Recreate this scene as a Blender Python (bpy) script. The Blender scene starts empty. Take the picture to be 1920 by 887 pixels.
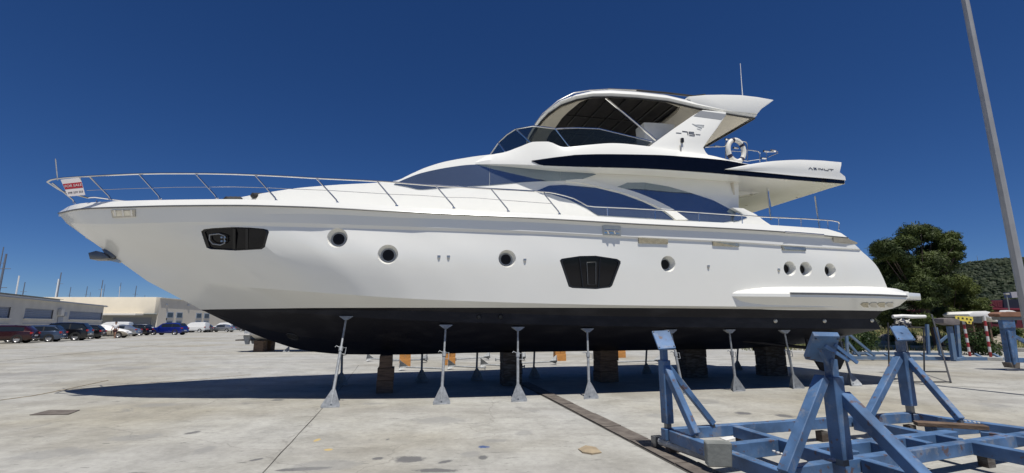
import bpy, bmesh, math, random
from math import sin, cos, pi, radians, sqrt, atan2, hypot
from mathutils import Vector, Matrix, noise
from mathutils.bvhtree import BVHTree
random.seed(7)
SC = bpy.context.scene
COL = SC.collection
# ------------------------------------------------------------------ camera
PITCH = radians(10.5); FPX = 880.0; EYE = 1.6
cam = bpy.data.cameras.new('camera'); camo = bpy.data.objects.new('camera', cam); COL.objects.link(camo)
cam.sensor_width = 36.0; cam.lens = 36.0*FPX/1920.0
cam.clip_start = 0.05; cam.clip_end = 6000
camo.location = (0, 0, EYE); camo.rotation_euler = (radians(90)+PITCH, 0, 0)
SC.camera = camo
# ------------------------------------------------------------------ light
SUN_EL = radians(70.5); SUN_AZ = radians(18)          # azimuth measured from straight behind the camera towards its right
W = bpy.data.worlds.new("World"); SC.world = W; W.use_nodes = True
nt = W.node_tree; bg = nt.nodes['Background']
sky = nt.nodes.new('ShaderNodeTexSky'); sky.sky_type = 'NISHITA'; sky.sun_disc = False
sky.sun_elevation = SUN_EL; sky.sun_rotation = pi-SUN_AZ
sky.altitude = 0; sky.air_density = 0.7; sky.dust_density = 0.0; sky.ozone_density = 3.0
hs = nt.nodes.new('ShaderNodeHueSaturation'); hs.inputs['Saturation'].default_value = 1.2; hs.inputs['Value'].default_value = 1.0
nt.links.new(sky.outputs[0], hs.inputs['Color']); wb = nt.nodes.new('ShaderNodeMix'); wb.data_type = 'RGBA'; wb.blend_type = 'MULTIPLY'; wb.inputs[0].default_value = 1.0; wb.inputs[7].default_value = (.74, .90, 1.21, 1)   # the camera's white balance
nt.links.new(hs.outputs[0], wb.inputs[6]); nt.links.new(wb.outputs[2], bg.inputs[0]); bg.inputs[1].default_value = 0.055
sl = bpy.data.lights.new('sun', 'SUN'); so = bpy.data.objects.new('sun', sl); COL.objects.link(so)
sl.energy = 5.0; sl.angle = radians(0.5); sl.color = (1.0, 0.96, 0.89)
sd = Vector((sin(SUN_AZ)*cos(SUN_EL), -cos(SUN_AZ)*cos(SUN_EL), sin(SUN_EL)))
so.rotation_euler = sd.to_track_quat('Z', 'Y').to_euler(); so.location = sd*60
SC.view_settings.view_transform = 'Standard'; SC.view_settings.look = 'None'
SC.view_settings.exposure = 0.0; SC.view_settings.gamma = 1.0; SC.view_settings.use_curve_mapping = False

# ------------------------------------------------------------------ measuring helpers (survey of the place: sight lines from the eye point)
def ray(u, v):
    x = (u-960)/FPX; y = (443.5-v)/FPX
    return Vector((x, cos(PITCH)-y*sin(PITCH), sin(PITCH)+y*cos(PITCH)))
def G(u, v, z=0.0):
    r = ray(u, v); t = (z-EYE)/r.z
    return Vector((r.x*t, r.y*t, z))
def at(u, v, Y):
    r = ray(u, v); t = Y/r.y
    return Vector((r.x*t, Y, EYE+r.z*t))
YAW = radians(13)
YN = Vector((-sin(YAW), cos(YAW), 0)); YD = Vector((cos(YAW), sin(YAW), 0))
YC = Vector((1.68, 10.67, 0)) + 2.55*YN
MI = (Matrix.Translation(YC) @ Matrix.Rotation(YAW, 4, 'Z')).inverted()
LEYE = MI @ Vector((0, 0, EYE))
def lray(u, v): return (MI.to_3x3() @ ray(u, v)).normalized()
def P(u, v, l):
    """point of the sight line (u,v) on the surface lateral = l (number, or function of s,z), in yacht coordinates"""
    d = lray(u, v)
    if not callable(l):
        t = (l-LEYE.y)/d.y; return LEYE + d*t
    f = lambda t: (LEYE+d*t).y - l((LEYE+d*t).x, (LEYE+d*t).z)
    a = 3.0; fa = f(a); best = (abs(fa), a)
    while a < 45:
        b = a+0.1; fb = f(b)
        if abs(fb) < best[0]: best = (abs(fb), b)
        if fa < 0 <= fb:
            for _ in range(30):
                m = (a+b)/2
                if f(m) < 0: a = m
                else: b = m
            return LEYE + d*a
        a, fa = b, fb
    return LEYE + d*best[1]
def PZ(u, v, z):
    d = lray(u, v); return LEYE + d*((z-LEYE.z)/d.z)
def lerp(tab, x):
    if x <= tab[0][0]: return tab[0][1]
    for (a, b), (c, d) in zip(tab, tab[1:]):
        if x <= c: return b+(d-b)*(x-a)/(c-a)
    return tab[-1][1]
def smooth(tab):
    """monotone cubic through a table"""
    xs = [p[0] for p in tab]; ys = [p[1] for p in tab]; n = len(xs)
    dl = [(ys[i+1]-ys[i])/(xs[i+1]-xs[i]) for i in range(n-1)]
    m = [dl[0]]+[0 if dl[i-1]*dl[i] <= 0 else 2*dl[i-1]*dl[i]/(dl[i-1]+dl[i]) for i in range(1, n-1)]+[dl[-1]]
    def f(x):
        if x <= xs[0]: return ys[0]+(x-xs[0])*m[0]*0
        if x >= xs[-1]: return ys[-1]
        for i in range(n-1):
            if x <= xs[i+1]:
                h = xs[i+1]-xs[i]; t = (x-xs[i])/h
                return (2*t**3-3*t*t+1)*ys[i]+(t**3-2*t*t+t)*h*m[i]+(-2*t**3+3*t*t)*ys[i+1]+(t**3-t*t)*h*m[i+1]
    return f

# ------------------------------------------------------------------ object helpers
def tag(o, label=None, cat=None, group=None, kind=None):
    if label: o['label'] = label
    if cat: o['category'] = cat
    if group: o['group'] = group
    if kind: o['kind'] = kind
    return o
def empty(name, loc=(0, 0, 0), rz=0, **k):
    o = bpy.data.objects.new(name, None); COL.objects.link(o); o.location = loc; o.rotation_euler = (0, 0, rz)
    o.empty_display_size = .2
    return tag(o, **k)
def put(name, me, parent=None, loc=None, rot=None):
    o = bpy.data.objects.new(name, me); COL.objects.link(o)
    if parent: o.parent = parent
    if loc is not None: o.location = loc
    if rot is not None: o.rotation_euler = rot
    return o
def copy_tree(o, parent=None):
    c = o.copy(); COL.objects.link(c); c.parent = parent
    for ch in list(o.children): copy_tree(ch, c)
    return c
class MB:
    def __init__(s): s.v = []; s.f = []
    def add(s, vs, fs):
        n = len(s.v); s.v += [tuple(p) for p in vs]; s.f += [tuple(i+n for i in f) for f in fs]; return s
    def box(s, c, size, rot=None, M=None):
        x, y, z = [q/2 for q in size]; vs = [Vector((a*x, b*y, d*z)) for a in (-1, 1) for b in (-1, 1) for d in (-1, 1)]
        if rot: R = Matrix.Rotation(rot[2], 3, 'Z') @ Matrix.Rotation(rot[1], 3, 'Y') @ Matrix.Rotation(rot[0], 3, 'X'); vs = [R @ p for p in vs]
        if M: vs = [M @ p for p in vs]
        vs = [p+Vector(c) for p in vs]
        return s.add(vs, [(0, 1, 3, 2), (4, 6, 7, 5), (0, 4, 5, 1), (2, 3, 7, 6), (0, 2, 6, 4), (1, 5, 7, 3)])
    def beam(s, a, b, w, h, up=Vector((0, 0, 1))):
        a = Vector(a); b = Vector(b); d = (b-a).normalized(); x = d.cross(up)
        if x.length < 1e-4: x = Vector((1, 0, 0))
        x.normalize(); y = x.cross(d)
        vs = [p+x*(i*w/2)+y*(j*h/2) for p in (a, b) for i, j in ((-1, -1), (1, -1), (1, 1), (-1, 1))]
        return s.add(vs, [(3, 2, 1, 0), (4, 5, 6, 7)]+[(i, (i+1) % 4, 4+(i+1) % 4, 4+i) for i in range(4)])
    def tube(s, pts, r, n=8, cap=True):
        pts = [Vector(p) for p in pts]; rs = r if isinstance(r, (list, tuple)) else [r]*len(pts)
        ref = None; rings = []
        for i, p in enumerate(pts):
            d = (pts[min(i+1, len(pts)-1)]-pts[max(i-1, 0)]).normalized()
            if ref is None: ref = Vector((0, 0, 1)) if abs(d.z) < .9 else Vector((1, 0, 0))
            x = d.cross(ref).normalized(); ref = x.cross(d)
            rings.append([p+(x*cos(2*pi*k/n)+ref*sin(2*pi*k/n))*rs[i] for k in range(n)])
        vs = [q for r_ in rings for q in r_]
        fs = [(i*n+k, i*n+(k+1) % n, (i+1)*n+(k+1) % n, (i+1)*n+k) for i in range(len(pts)-1) for k in range(n)]
        if cap: fs += [tuple(range(n-1, -1, -1)), tuple((len(pts)-1)*n+k for k in range(n))]
        return s.add(vs, fs)
    def grid(s, rows):
        m = len(rows[0]); vs = [p for r in rows for p in r]
        return s.add(vs, [(i*m+j, i*m+j+1, (i+1)*m+j+1, (i+1)*m+j) for i in range(len(rows)-1) for j in range(m-1)])
    def prism(s, pts, off):
        pts = [Vector(p) for p in pts]; off = Vector(off); n = len(pts)
        return s.add(pts+[p+off for p in pts], [tuple(range(n)), tuple(range(2*n-1, n-1, -1))]+[(i, i+n, (i+1) % n+n, (i+1) % n) for i in range(n)])
    def lathe(s, prof, n=16, M=Matrix.Identity(4)):
        rings = [[M @ Vector((r*cos(2*pi*k/n), r*sin(2*pi*k/n), z)) for k in range(n)] for r, z in prof]
        return s.add([q for r in rings for q in r], [(i*n+k, i*n+(k+1) % n, (i+1)*n+(k+1) % n, (i+1)*n+k) for i in range(len(prof)-1) for k in range(n)])
    def build(s, name, mat, parent=None, bevel=0, ang=30, merge=1e-4, seg=2, **k):
        me = bpy.data.meshes.new(name); me.from_pydata(s.v, [], s.f)
        bm = bmesh.new(); bm.from_mesh(me)
        if merge: bmesh.ops.remove_doubles(bm, verts=bm.verts, dist=merge)
        bmesh.ops.recalc_face_normals(bm, faces=bm.faces)
        if bevel:
            es = [e for e in bm.edges if len(e.link_faces) == 2 and e.calc_face_angle(0) > radians(28)]
            bmesh.ops.bevel(bm, geom=es, offset=bevel, segments=seg, profile=.6, affect='EDGES', clamp_overlap=True)
        fin(bm, ang); bm.to_mesh(me); bm.free()
        if mat: me.materials.append(mat)
        return tag(put(name, me, parent), **k)
def fin(bm, ang=30):
    for f in bm.faces: f.smooth = True
    for e in bm.edges:
        if len(e.link_faces) == 2 and e.calc_face_angle(0) > radians(ang): e.smooth = False

# ------------------------------------------------------------------ materials
def mat(name, col, rough=.5, metal=0, var=.08, scale=6, bump=0, bscale=40, spec=None, coat=0, col2=None, c2pos=(.45, .62), detail=6, stretch=None):
    m = bpy.data.materials.new(name); m.use_nodes = True; t = m.node_tree; b = t.nodes['Principled BSDF']
    tc = t.nodes.new('ShaderNodeTexCoord'); src = tc.outputs['Object']
    if stretch:
        mp = t.nodes.new('ShaderNodeMapping'); mp.inputs['Scale'].default_value = stretch; t.links.new(src, mp.inputs[0]); src = mp.outputs[0]
    n = t.nodes.new('ShaderNodeTexNoise'); n.inputs['Scale'].default_value = scale; n.inputs['Detail'].default_value = detail
    t.links.new(src, n.inputs['Vector'])
    r = t.nodes.new('ShaderNodeValToRGB'); t.links.new(n.outputs[0], r.inputs[0])
    c = Vector(col)
    e = r.color_ramp.elements
    if col2: e[0].position, e[1].position = c2pos; e[0].color = (*col, 1); e[1].color = (*col2, 1)
    else:
        e[0].position = .3; e[1].position = .7
        e[0].color = (*(c*(1-var)), 1); e[1].color = (*[min(1, x) for x in c*(1+var)], 1)
    t.links.new(r.outputs[0], b.inputs['Base Color'])
    b.inputs['Roughness'].default_value = rough; b.inputs['Metallic'].default_value = metal
    if spec is not None: b.inputs['Specular IOR Level'].default_value = spec
    if coat: b.inputs['Coat Weight'].default_value = coat; b.inputs['Coat Roughness'].default_value = .06
    if bump:
        n2 = t.nodes.new('ShaderNodeTexNoise'); n2.inputs['Scale'].default_value = bscale; n2.inputs['Detail'].default_value = 5
        t.links.new(src, n2.inputs['Vector'])
        bp = t.nodes.new('ShaderNodeBump'); bp.inputs['Strength'].default_value = 1; bp.inputs['Distance'].default_value = bump
        t.links.new(n2.outputs[0], bp.inputs['Height']); t.links.new(bp.outputs[0], b.inputs['Normal'])
    return m
def glass(name, tint, rough=.02, alpha=.55):
    """tinted see-through plexi"""
    m = bpy.data.materials.new(name); m.use_nodes = True; t = m.node_tree; b = t.nodes['Principled BSDF']
    b.inputs['Base Color'].default_value = (.01, .015, .02, 1); b.inputs['Roughness'].default_value = rough
    n = t.nodes.new('ShaderNodeTexNoise'); n.inputs['Scale'].default_value = 3
    tr = t.nodes.new('ShaderNodeBsdfTransparent'); tr.inputs[0].default_value = (*tint, 1)
    mx = t.nodes.new('ShaderNodeMixShader')
    mr = t.nodes.new('ShaderNodeMapRange'); mr.inputs[3].default_value = alpha-.04; mr.inputs[4].default_value = alpha+.04
    t.links.new(n.outputs[0], mr.inputs[0]); t.links.new(mr.outputs[0], mx.inputs[0])
    t.links.new(b.outputs[0], mx.inputs[1]); t.links.new(tr.outputs[0], mx.inputs[2]); t.links.new(mx.outputs[0], t.nodes['Material Output'].inputs[0])
    return m
M = {}
M['gel'] = mat('gelcoat_white', (.83, .825, .775), .16, var=.012, scale=.9, coat=.4, bump=.005, bscale=.9)
M['gelgrey'] = mat('gelcoat_grey', (.30, .31, .32), .3, var=.03)
M['anti'] = mat('antifouling_black', (.006, .006, .010), .5, var=.5, scale=1.5, bump=.004, bscale=14, spec=.3, stretch=(1, 1, 3), col2=(.020, .020, .025), c2pos=(.48, .72))
M['navy'] = mat('navy_gloss_band', (.003, .004, .009), .06, var=.2, spec=.22)
M['winglass'] = mat('mirror_tinted_glass', (.25, .31, .38), .035, metal=.8, var=.1, scale=.7, bump=.004, bscale=1.2)
M['blackglass'] = mat('black_glass', (.006, .006, .008), .08, var=.2, scale=2, spec=.3)
M['portpane'] = mat('dark_port_glass', (.012, .010, .009), .25, var=.2, spec=.2)
M['blacktrim'] = mat('black_trim', (.012, .012, .013), .35, var=.2)
M['chrome'] = mat('stainless_steel', (.72, .72, .72), .13, metal=1, var=.05)
M['dullsteel'] = mat('brushed_steel', (.55, .53, .48), .3, metal=.9, var=.12)
M['rub'] = mat('rub_rail_grey', (.17, .175, .18), .3, metal=.6, var=.1)
M['plexi'] = glass('smoked_plexi', (.38, .43, .46), alpha=.48)
M['canvas'] = mat('dark_canvas', (.022, .019, .018), .85, var=.3, scale=9, bump=.004, bscale=70)
M['rib'] = mat('dark_roof_bow', (.008, .007, .007), .5, var=.2)
M['cream'] = mat('headliner_cream', (.62, .57, .47), .5, var=.04)
M['teak'] = mat('teak_deck', (.28, .17, .09), .6, var=.2, stretch=(2, 20, 2))
M['rubber'] = mat('black_rubber', (.015, .015, .016), .6, var=.2, bump=.003, bscale=30)
M['galv'] = mat('galvanised_steel', (.30, .315, .33), .6, metal=.25, var=.25, scale=14, bump=.001)
M['timber'] = mat('weathered_timber', (.13, .085, .055), .85, var=.45, scale=5, bump=.006, bscale=25, stretch=(1, 1, 6))
M['orange'] = mat('orange_timber', (.48, .22, .06), .8, var=.25, scale=4, bump=.004, stretch=(1, 1, 5))
M['whiteplastic'] = mat('white_vinyl', (.78, .77, .74), .45, var=.04)
M['ink'] = mat('grey_lettering', (.05, .055, .08), .4, var=.1)
M['inklight'] = mat('pale_emblem', (.52, .54, .55), .4, var=.05)
M['navycloth'] = mat('navy_straps', (.02, .02, .05), .7)
M['bronze'] = mat('propeller_bronze', (.06, .045, .03), .4, metal=.6, var=.3)
M['white_ring'] = mat('lifebuoy_white', (.72, .70, .64), .55, var=.05, scale=10)

# ================================================================== THE YACHT
Y = empty('motor_yacht', YC, YAW, label='long white motor yacht with black bottom propped on stands and timber blocks', cat='yacht')
NS = 72
def curve(px, tab, start_on_stem=True, pw=1.25, n=NS):
    f = smooth(px); u0, u1 = px[0][0], px[-1][0]; s0 = P(*px[0], 0).x; out = []
    for i in range(n+1):
        t = (i/n)**pw; u = u0+(u1-u0)*t
        if i == 0: p = P(u, f(u), 0.0)
        else: p = P(u, f(u), lambda s, z: -lerp(tab, s-s0))
        out.append(p)
    return out
def mirror(c): return [Vector((p.x, -p.y, p.z)) for p in c]
hbR = [(0, 0), (.3, .36), (.8, .80), (1.5, 1.22), (2.5, 1.66), (4, 2.1), (6, 2.45), (8, 2.66), (10, 2.76), (13, 2.82), (17, 2.8), (20, 2.68), (22, 2.55)]
hbK = [(a, b-.062*min(1, a/3)) for a, b in hbR]; hbC = [(a, b-.057*min(1, a/3)) for a, b in hbR]; hbK2 = [(a, b-.095*min(1, a/3)) for a, b in hbR]
hbM = [(0, 0), (.5, .28), (1, .58), (2, 1.18), (3, 1.70), (4, 2.10), (5, 2.35), (6, 2.50), (7, 2.59), (8, 2.64), (10, 2.69), (13, 2.69), (17, 2.68), (21, 2.52)]
hbCh = [(0, 0), (1, .48), (2, 1.04), (3, 1.58), (4, 2.00), (5, 2.27), (6, 2.43), (7, 2.52), (8, 2.57), (10, 2.62), (12, 2.63), (16, 2.62), (20, 2.5)]
hbW = [(0, 0), (1, .56), (2, 1.12), (3, 1.60), (4, 1.94), (5, 2.18), (6, 2.34), (8, 2.47), (10, 2.51), (12, 2.52), (16, 2.52), (20, 2.44)]
cR = curve([(109.5, 400), (150, 392), (232, 388.5), (330, 386), (440, 385.3), (560, 388), (750, 397), (1000, 409), (1200, 420.5), (1400, 430.5), (1468, 435), (1590, 446)], hbR)
cT = []                                            # top of the white bulwark cap
fT = smooth([(112, 398), (130, 386.5), (155, 381), (200, 378), (300, 375), (430, 373.5), (520, 375.5), (600, 378), (750, 387), (1000, 400), (1200, 411), (1400, 419.5), (1445, 422), (1492, 425), (1560, 430.5), (1577, 437)])
u0, u1 = 112, 1577
s0 = P(109.5, 400, 0).x
for i in range(NS+1):
    t = (i/NS)**1.25; u = u0+(u1-u0)*t
    cT.append(P(u, fT(u), lambda s, z: -max(0, lerp(hbR, s-s0)-.05)) if i else P(111, 397.5, 0.0))
cK = curve([(112.5, 404), (150, 403), (232, 404), (330, 404.5), (421, 401.5), (560, 401), (750, 408), (1000, 417), (1200, 428.5), (1400, 438), (1594, 450)], hbC)
cK2 = curve([(125, 419), (200, 420), (291, 418), (385, 416), (500, 417), (750, 424.5), (1000, 434), (1200, 444.5), (1400, 454.5), (1465, 459), (1612, 467)], hbK)
cK3 = curve([(129, 422), (200, 424), (291, 423), (385, 422), (500, 424.5), (750, 431), (1000, 439), (1200, 448.5), (1400, 457.5), (1465, 461.5), (1614, 469.5)], hbK2)
cM = curve([(219, 486), (330, 486), (500, 485), (750, 487), (1000, 492), (1200, 496), (1400, 499), (1648, 505)], hbM)
cCh = curve([(276, 527), (385, 534), (500, 541.5), (644, 552), (788, 561), (1000, 568.5), (1150, 572), (1300, 574), (1678, 577)], hbCh)
cW = curve([(377, 580.5), (500, 578.7), (600, 577.5), (800, 577), (1000, 577), (1200, 577.5), (1370, 579), (1500, 580.5), (1655, 583)], hbW)
mb = MB()
def cr_(a, b, c, d, t):
    return [(q*2+(r-p)*t+(p*2-q*5+r*4-w)*t*t+(q*3-p-r*3+w)*t**3)*.5 for p, q, r, w in zip(a, b, c, d)]
pre = [k3*2-m for k3, m in zip(cK3, cM)]
pre = [k3+(k3-m)*.5 for k3, m in zip(cK3, cM)]; post_ = [c+(c-m)*.6 for c, m in zip(cCh, cM)]
seg1 = [cr_(pre, cK3, cM, cCh, t) for t in (.2, .4, .6, .8)]; seg2 = [cr_(cK3, cM, cCh, post_, t) for t in (.25, .5, .75)]
near = [cT, cR, cK, cK2, cK3]+seg1+[cM]+seg2+[cCh, cW]
mb.grid(near); mb.grid([mirror(c) for c in near])
deck_in = [Vector((p.x, p.y*.9, p.z)) for p in cT]; deck_lo = [Vector((p.x, p.y*.9, p.z-.10)) for p in cT]
mb.grid([cT, deck_in, deck_lo, mirror(deck_lo), mirror(deck_in), mirror(cT)])
mb.grid([cW, mirror(cW)])
endn = [c[-1] for c in near]; endf = [Vector((p.x, -p.y, p.z)) for p in endn]
mb.grid([endn, endf])
mb.add([cT[-1], deck_in[-1], deck_lo[-1]]+mirror([deck_lo[-1], deck_in[-1], cT[-1]]), [(0, 1, 2, 3, 4, 5)])
hull = mb.build('hull', M['gel'], Y, ang=11, merge=2e-4)
# -- recesses cut into the hull side
bm0 = bmesh.new(); bm0.from_mesh(hull.data); BH = BVHTree.FromBMesh(bm0); bm0.free()
def on(u, v, bvh=None, off=0.0):
    d = lray(u, v); h, nn, i, dist = (bvh or BH).ray_cast(LEYE, d)
    if h is None:
        if bvh is not None: return None, None
        print('miss', u, v); return P(u, v, -2.62), Vector((0, -1, 0))
    if nn.dot(d) > 0: nn = -nn
    return h+nn*off, nn
ports = [(632, 446, .205, .125), (727, 477, .205, .125), (951, 485, .19, .118), (1253, 495, .185, .115), (1481, 503.5, .18, .11), (1511, 504.5, .18, .11), (1557, 507, .18, .11)]
winA = [(378, 434), (383, 430), (399, 428), (439, 426), (470, 427), (493, 429), (501, 431), (503.5, 435), (496, 463), (490, 467), (442, 469.5), (396, 467), (388, 464)]
winB = [(1050.5, 489), (1054, 485.5), (1088, 480.5), (1117, 480), (1157, 486), (1163, 490), (1163, 495), (1148, 535), (1144, 538.5), (1117, 541.5), (1074, 539.5), (1067, 537)]
cut = MB()
def frame_at(n):
    n = n.normalized(); z = Vector((0, 0, 1)); z = (z-n*z.dot(n)).normalized(); x = z.cross(n).normalized()
    return x, z, n
PORTS = []
for (u, v, R, r) in ports:
    p, n = on(u, v); n = (n+Vector((0, -1, 0))*.5).normalized()
    x, z, n = frame_at(n)
    Mx = Matrix(((x.x, z.x, n.x, p.x), (x.y, z.y, n.y, p.y), (x.z, z.z, n.z, p.z), (0, 0, 0, 1)))
    PORTS.append((Mx, R, r))
    nn = 28; c = MB(); prof = [(0, -.17), (r*1.22, -.17), (R*.97, -.03), (R*1.03, .002), (R*1.5, .15), (0, .15)]
    cut.lathe([(max(a, .0001), b) for a, b in prof], nn, Mx)
for W_ in (winA, winB):
    pts = [on(u, v)[0] for u, v in W_]; c = sum(pts, Vector())/len(pts)
    cut.prism([Vector((c.x+(p.x-c.x)*1.015, p.y+.16, c.z+(p.z-c.z)*1.02)) for p in pts], (0, -.6, 0))
cuto = cut.build('cutter', None, Y, merge=5e-4)
def boolean(o, c):
    md = o.modifiers.new('b', 'BOOLEAN'); md.operation = 'DIFFERENCE'; md.solver = 'EXACT'; md.object = c
    bpy.context.view_layer.update()
    dg = bpy.context.evaluated_depsgraph_get(); me = bpy.data.meshes.new_from_object(o.evaluated_get(dg))
    o.modifiers.clear(); o.data = me
    bm = bmesh.new(); bm.from_mesh(me); fin(bm, 11); bm.to_mesh(me); bm.free()
    bpy.data.objects.remove(c)
nf0 = len(hull.data.polygons)
boolean(hull, cuto); print('hull faces', nf0, len(hull.data.polygons))
for Mx, R, r in PORTS:
    q = empty('porthole'); q.parent = Y
    mb = MB().lathe([(r*.98, -.150), (r*1.20, -.150), (r*1.20, -.168), (r*.98, -.168)], 24, Mx); mb.build('rim', M['gelgrey'], q)
    MB().lathe([(.0001, -.163), (r*1.05, -.163)], 24, Mx).build('pane', M['portpane'], q)
def hullwin(W_, mull, frame=.035):
    q = empty('hull_window'); q.parent = Y
    pts = [on(u, v)[0] for u, v in W_]; pts = [Vector((p.x, p.y+.045, p.z)) for p in pts]
    c = sum(pts, Vector())/len(pts)
    inn = []
    n = len(pts)
    for i, p in enumerate(pts):
        d = (p-c); inn.append(c+d*(1-.07)+Vector((0, d.y*.0, 0)))
        inn[-1].y = p.y
    mb = MB()
    o2 = [p+Vector((0, -.03, 0)) for p in pts]; i2 = [p+Vector((0, -.03, 0)) for p in inn]
    cl = lambda L: L+[L[0]]
    mb.grid([cl(pts), cl(o2), cl(i2), cl(inn)]); mb.build('frame', M['blacktrim'], q)
    mb = MB(); mb.add([p+Vector((0, -.004, 0)) for p in inn], [tuple(range(n))]); mb.build('pane', M['blackglass'], q)
    for a, b in mull:
        A = on(*a)[0]; B = on(*b)[0]; A.y += .035; B.y += .035
        MB().beam(A, B, .05, .02).build('mullion', M['blacktrim'], q)
    return q
HA = hullwin(winA, [((438, 428), (438, 468)), ((462, 428), (462, 467))])
HB = hullwin(winB, [((1086, 483), (1093, 539)), ((1127, 483), (1124, 539))])
# opening ports behind the dark glass
def outline(W_, name, parent, dy, r=.012, m=None):
    pts = [on(u, v)[0]+Vector((0, dy, 0)) for u, v in W_]; return MB().tube(pts+[pts[0]], r, 6).build(name, m or M['rubber'], parent)
outline([(392, 440), (410, 438), (420, 442), (420, 456), (412, 459), (398, 457), (392, 450)], 'opening_port', HA, .025, .014, M['gelgrey'])
for u, v in ((415, 445), (421, 445), (415, 452), (421, 452)):
    p = on(u, v)[0]; MB().box((p.x, p.y+.02, p.z), (.035, .02, .035)).build('latch', M['dullsteel'], HA)
outline([(1101, 492), (1118, 491), (1118, 533), (1103, 533)], 'opening_port', HB, .025, .009, M['rub'])
# rub rail
f = curve([(109.5, 400), (150, 392), (232, 388.5), (330, 386), (440, 385.3), (560, 388), (750, 397), (1000, 409), (1200, 420.5), (1400, 430.5), (1468, 435), (1590, 446)], [(a, b+.012) for a, b in hbR])
f[0] = cR[0]
rr = MB().tube(f, .017, 6).build('rub_rail', M['rub'], Y)
MB().tube(mirror(f), .017, 6).build('rub_rail', M['rub'], Y)
# -- bottom
cA = curve([(379, 582), (470, 580.5), (560, 581), (740, 582.5), (950, 588), (1140, 593), (1370, 595.5), (1640, 598)], [(a, b-.08*min(1, a/3)) for a, b in hbW])
cB = curve([(381, 583), (460, 584), (560, 587), (640, 593), (740, 599), (950, 607), (1140, 611.5), (1400, 614.5), (1652, 617)], [(a, b-.085*min(1, a/3)) for a, b in hbW])
fk = smooth([(380, 582), (430, 606), (480, 628), (520, 643), (560, 655), (600, 661), (650, 664.5), (740, 665), (900, 661.5), (1060, 659), (1200, 657), (1300, 655.5), (1360, 655), (1440, 650), (1560, 640)])
cKe = []
for i in range(NS+1):
    t = (i/NS)**1.25; u = 380+(1512-380)*t; cKe.append(P(u, fk(u), 0.0))
W0 = [Vector((p.x, p.y*.999, p.z-.003)) for p in cW]
def mixc(a, b, t): return [p.lerp(q, t) for p, q in zip(a, b)]
cBm = mixc(cB, cKe, .5)
for i, p in enumerate(cBm): p.z -= .10*min(1, i/12)*min(1, (NS-i)/20)
nearb = [W0, cA, cB, cBm, cKe]
mb = MB(); mb.grid(nearb); mb.grid([mirror(c) for c in nearb])
e = [c[-1] for c in nearb]; mb.add(e+mirror(e[:-1])[::-1], [tuple(range(9))])
bottom = mb.build('hull_bottom', M['anti'], Y, ang=12, merge=2e-4)
# white boot line between hull and bottom
g = [p+Vector((0, -.006, 0)) for p in cW[1:]]
# propeller gear
for sgn in (-1, 1):
    l = -1.15*(-sgn) if sgn > 0 else -1.15
    a = P(1392, 639, -1.15); b = P(1530, 654, -1.15); ru = [P(u, v, -1.1) for u, v in [(1528, 640), (1580, 640), (1584, 672), (1575, 692), (1556, 700), (1538, 694), (1527, 676)]]
    hub = b.copy(); fx = lambda p: Vector((p.x, p.y if sgn < 0 else -p.y, p.z))
    MB().tube([fx(a), fx(b)], .045, 8).build('propeller_shaft', M['anti'], Y)
    MB().beam(fx(b+Vector((-.25, 0, .06))), fx(b+Vector((-.25, 0, .5))), .04, .14, up=Vector((1, 0, 0))).build('shaft_bracket', M['anti'], Y)
    mb = MB()
    for k in range(4):
        A = k*pi/2+.4; R3 = Matrix.Rotation(A, 3, 'X')
        pts = [R3 @ Vector((.05*sx, w, h)) for sx, w, h in [(-1, -.03, .05), (-1.6, -.11, .14), (-1, -.08, .23), (1, .08, .23), (1.6, .11, .14), (1, .03, .05)]]
        mb.prism([fx(b)+p for p in pts], (.02, 0, 0))
    mb.tube([fx(b)+Vector((-.1, 0, 0)), fx(b)+Vector((.12, 0, 0))], [.07, .05], 10)
    mb.build('propeller', M['anti'], Y)
    MB().prism([fx(p+Vector((0, -.03, 0))) for p in ru], (0, .06 if sgn < 0 else -.06, 0)).build('rudder', M['anti'], Y, bevel=.01)
# underwater fittings, thruster tunnel
p, n = on(547, 632, None); bb = BVHTree.FromPolygons([v.co for v in bottom.data.vertices], [list(q.vertices) for q in bottom.data.polygons])
def onB(u, v, off=0.0): return on(u, v, bb, off)
p, n = onB(549, 631)
if p:
    x, z, n = frame_at(n); Mx = Matrix(((x.x, z.x, n.x, p.x), (x.y, z.y, n.y, p.y), (x.z, z.z, n.z, p.z), (0, 0, 0, 1)))
    MB().lathe([(.0001, .004), (.115, .004), (.125, .02), (.14, .02), (.15, .0)], 24, Mx).build('thruster_tunnel', M['rubber'], Y)
for u, v in [(898, 594), (938, 594), (1454, 602), (1546, 602), (1635, 601)]:
    p, n = onB(u, v)
    if p:
        x, z, n = frame_at(n); Mx = Matrix(((x.x, z.x, n.x, p.x), (x.y, z.y, n.y, p.y), (x.z, z.z, n.z, p.z), (0, 0, 0, 1)))
        MB().lathe([(.0001, .03), (.035, .03), (.05, .01), (.055, .0)], 12, Mx).build('skin_fitting', M['dullsteel'] if u > 1400 else M['blacktrim'], Y)
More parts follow.
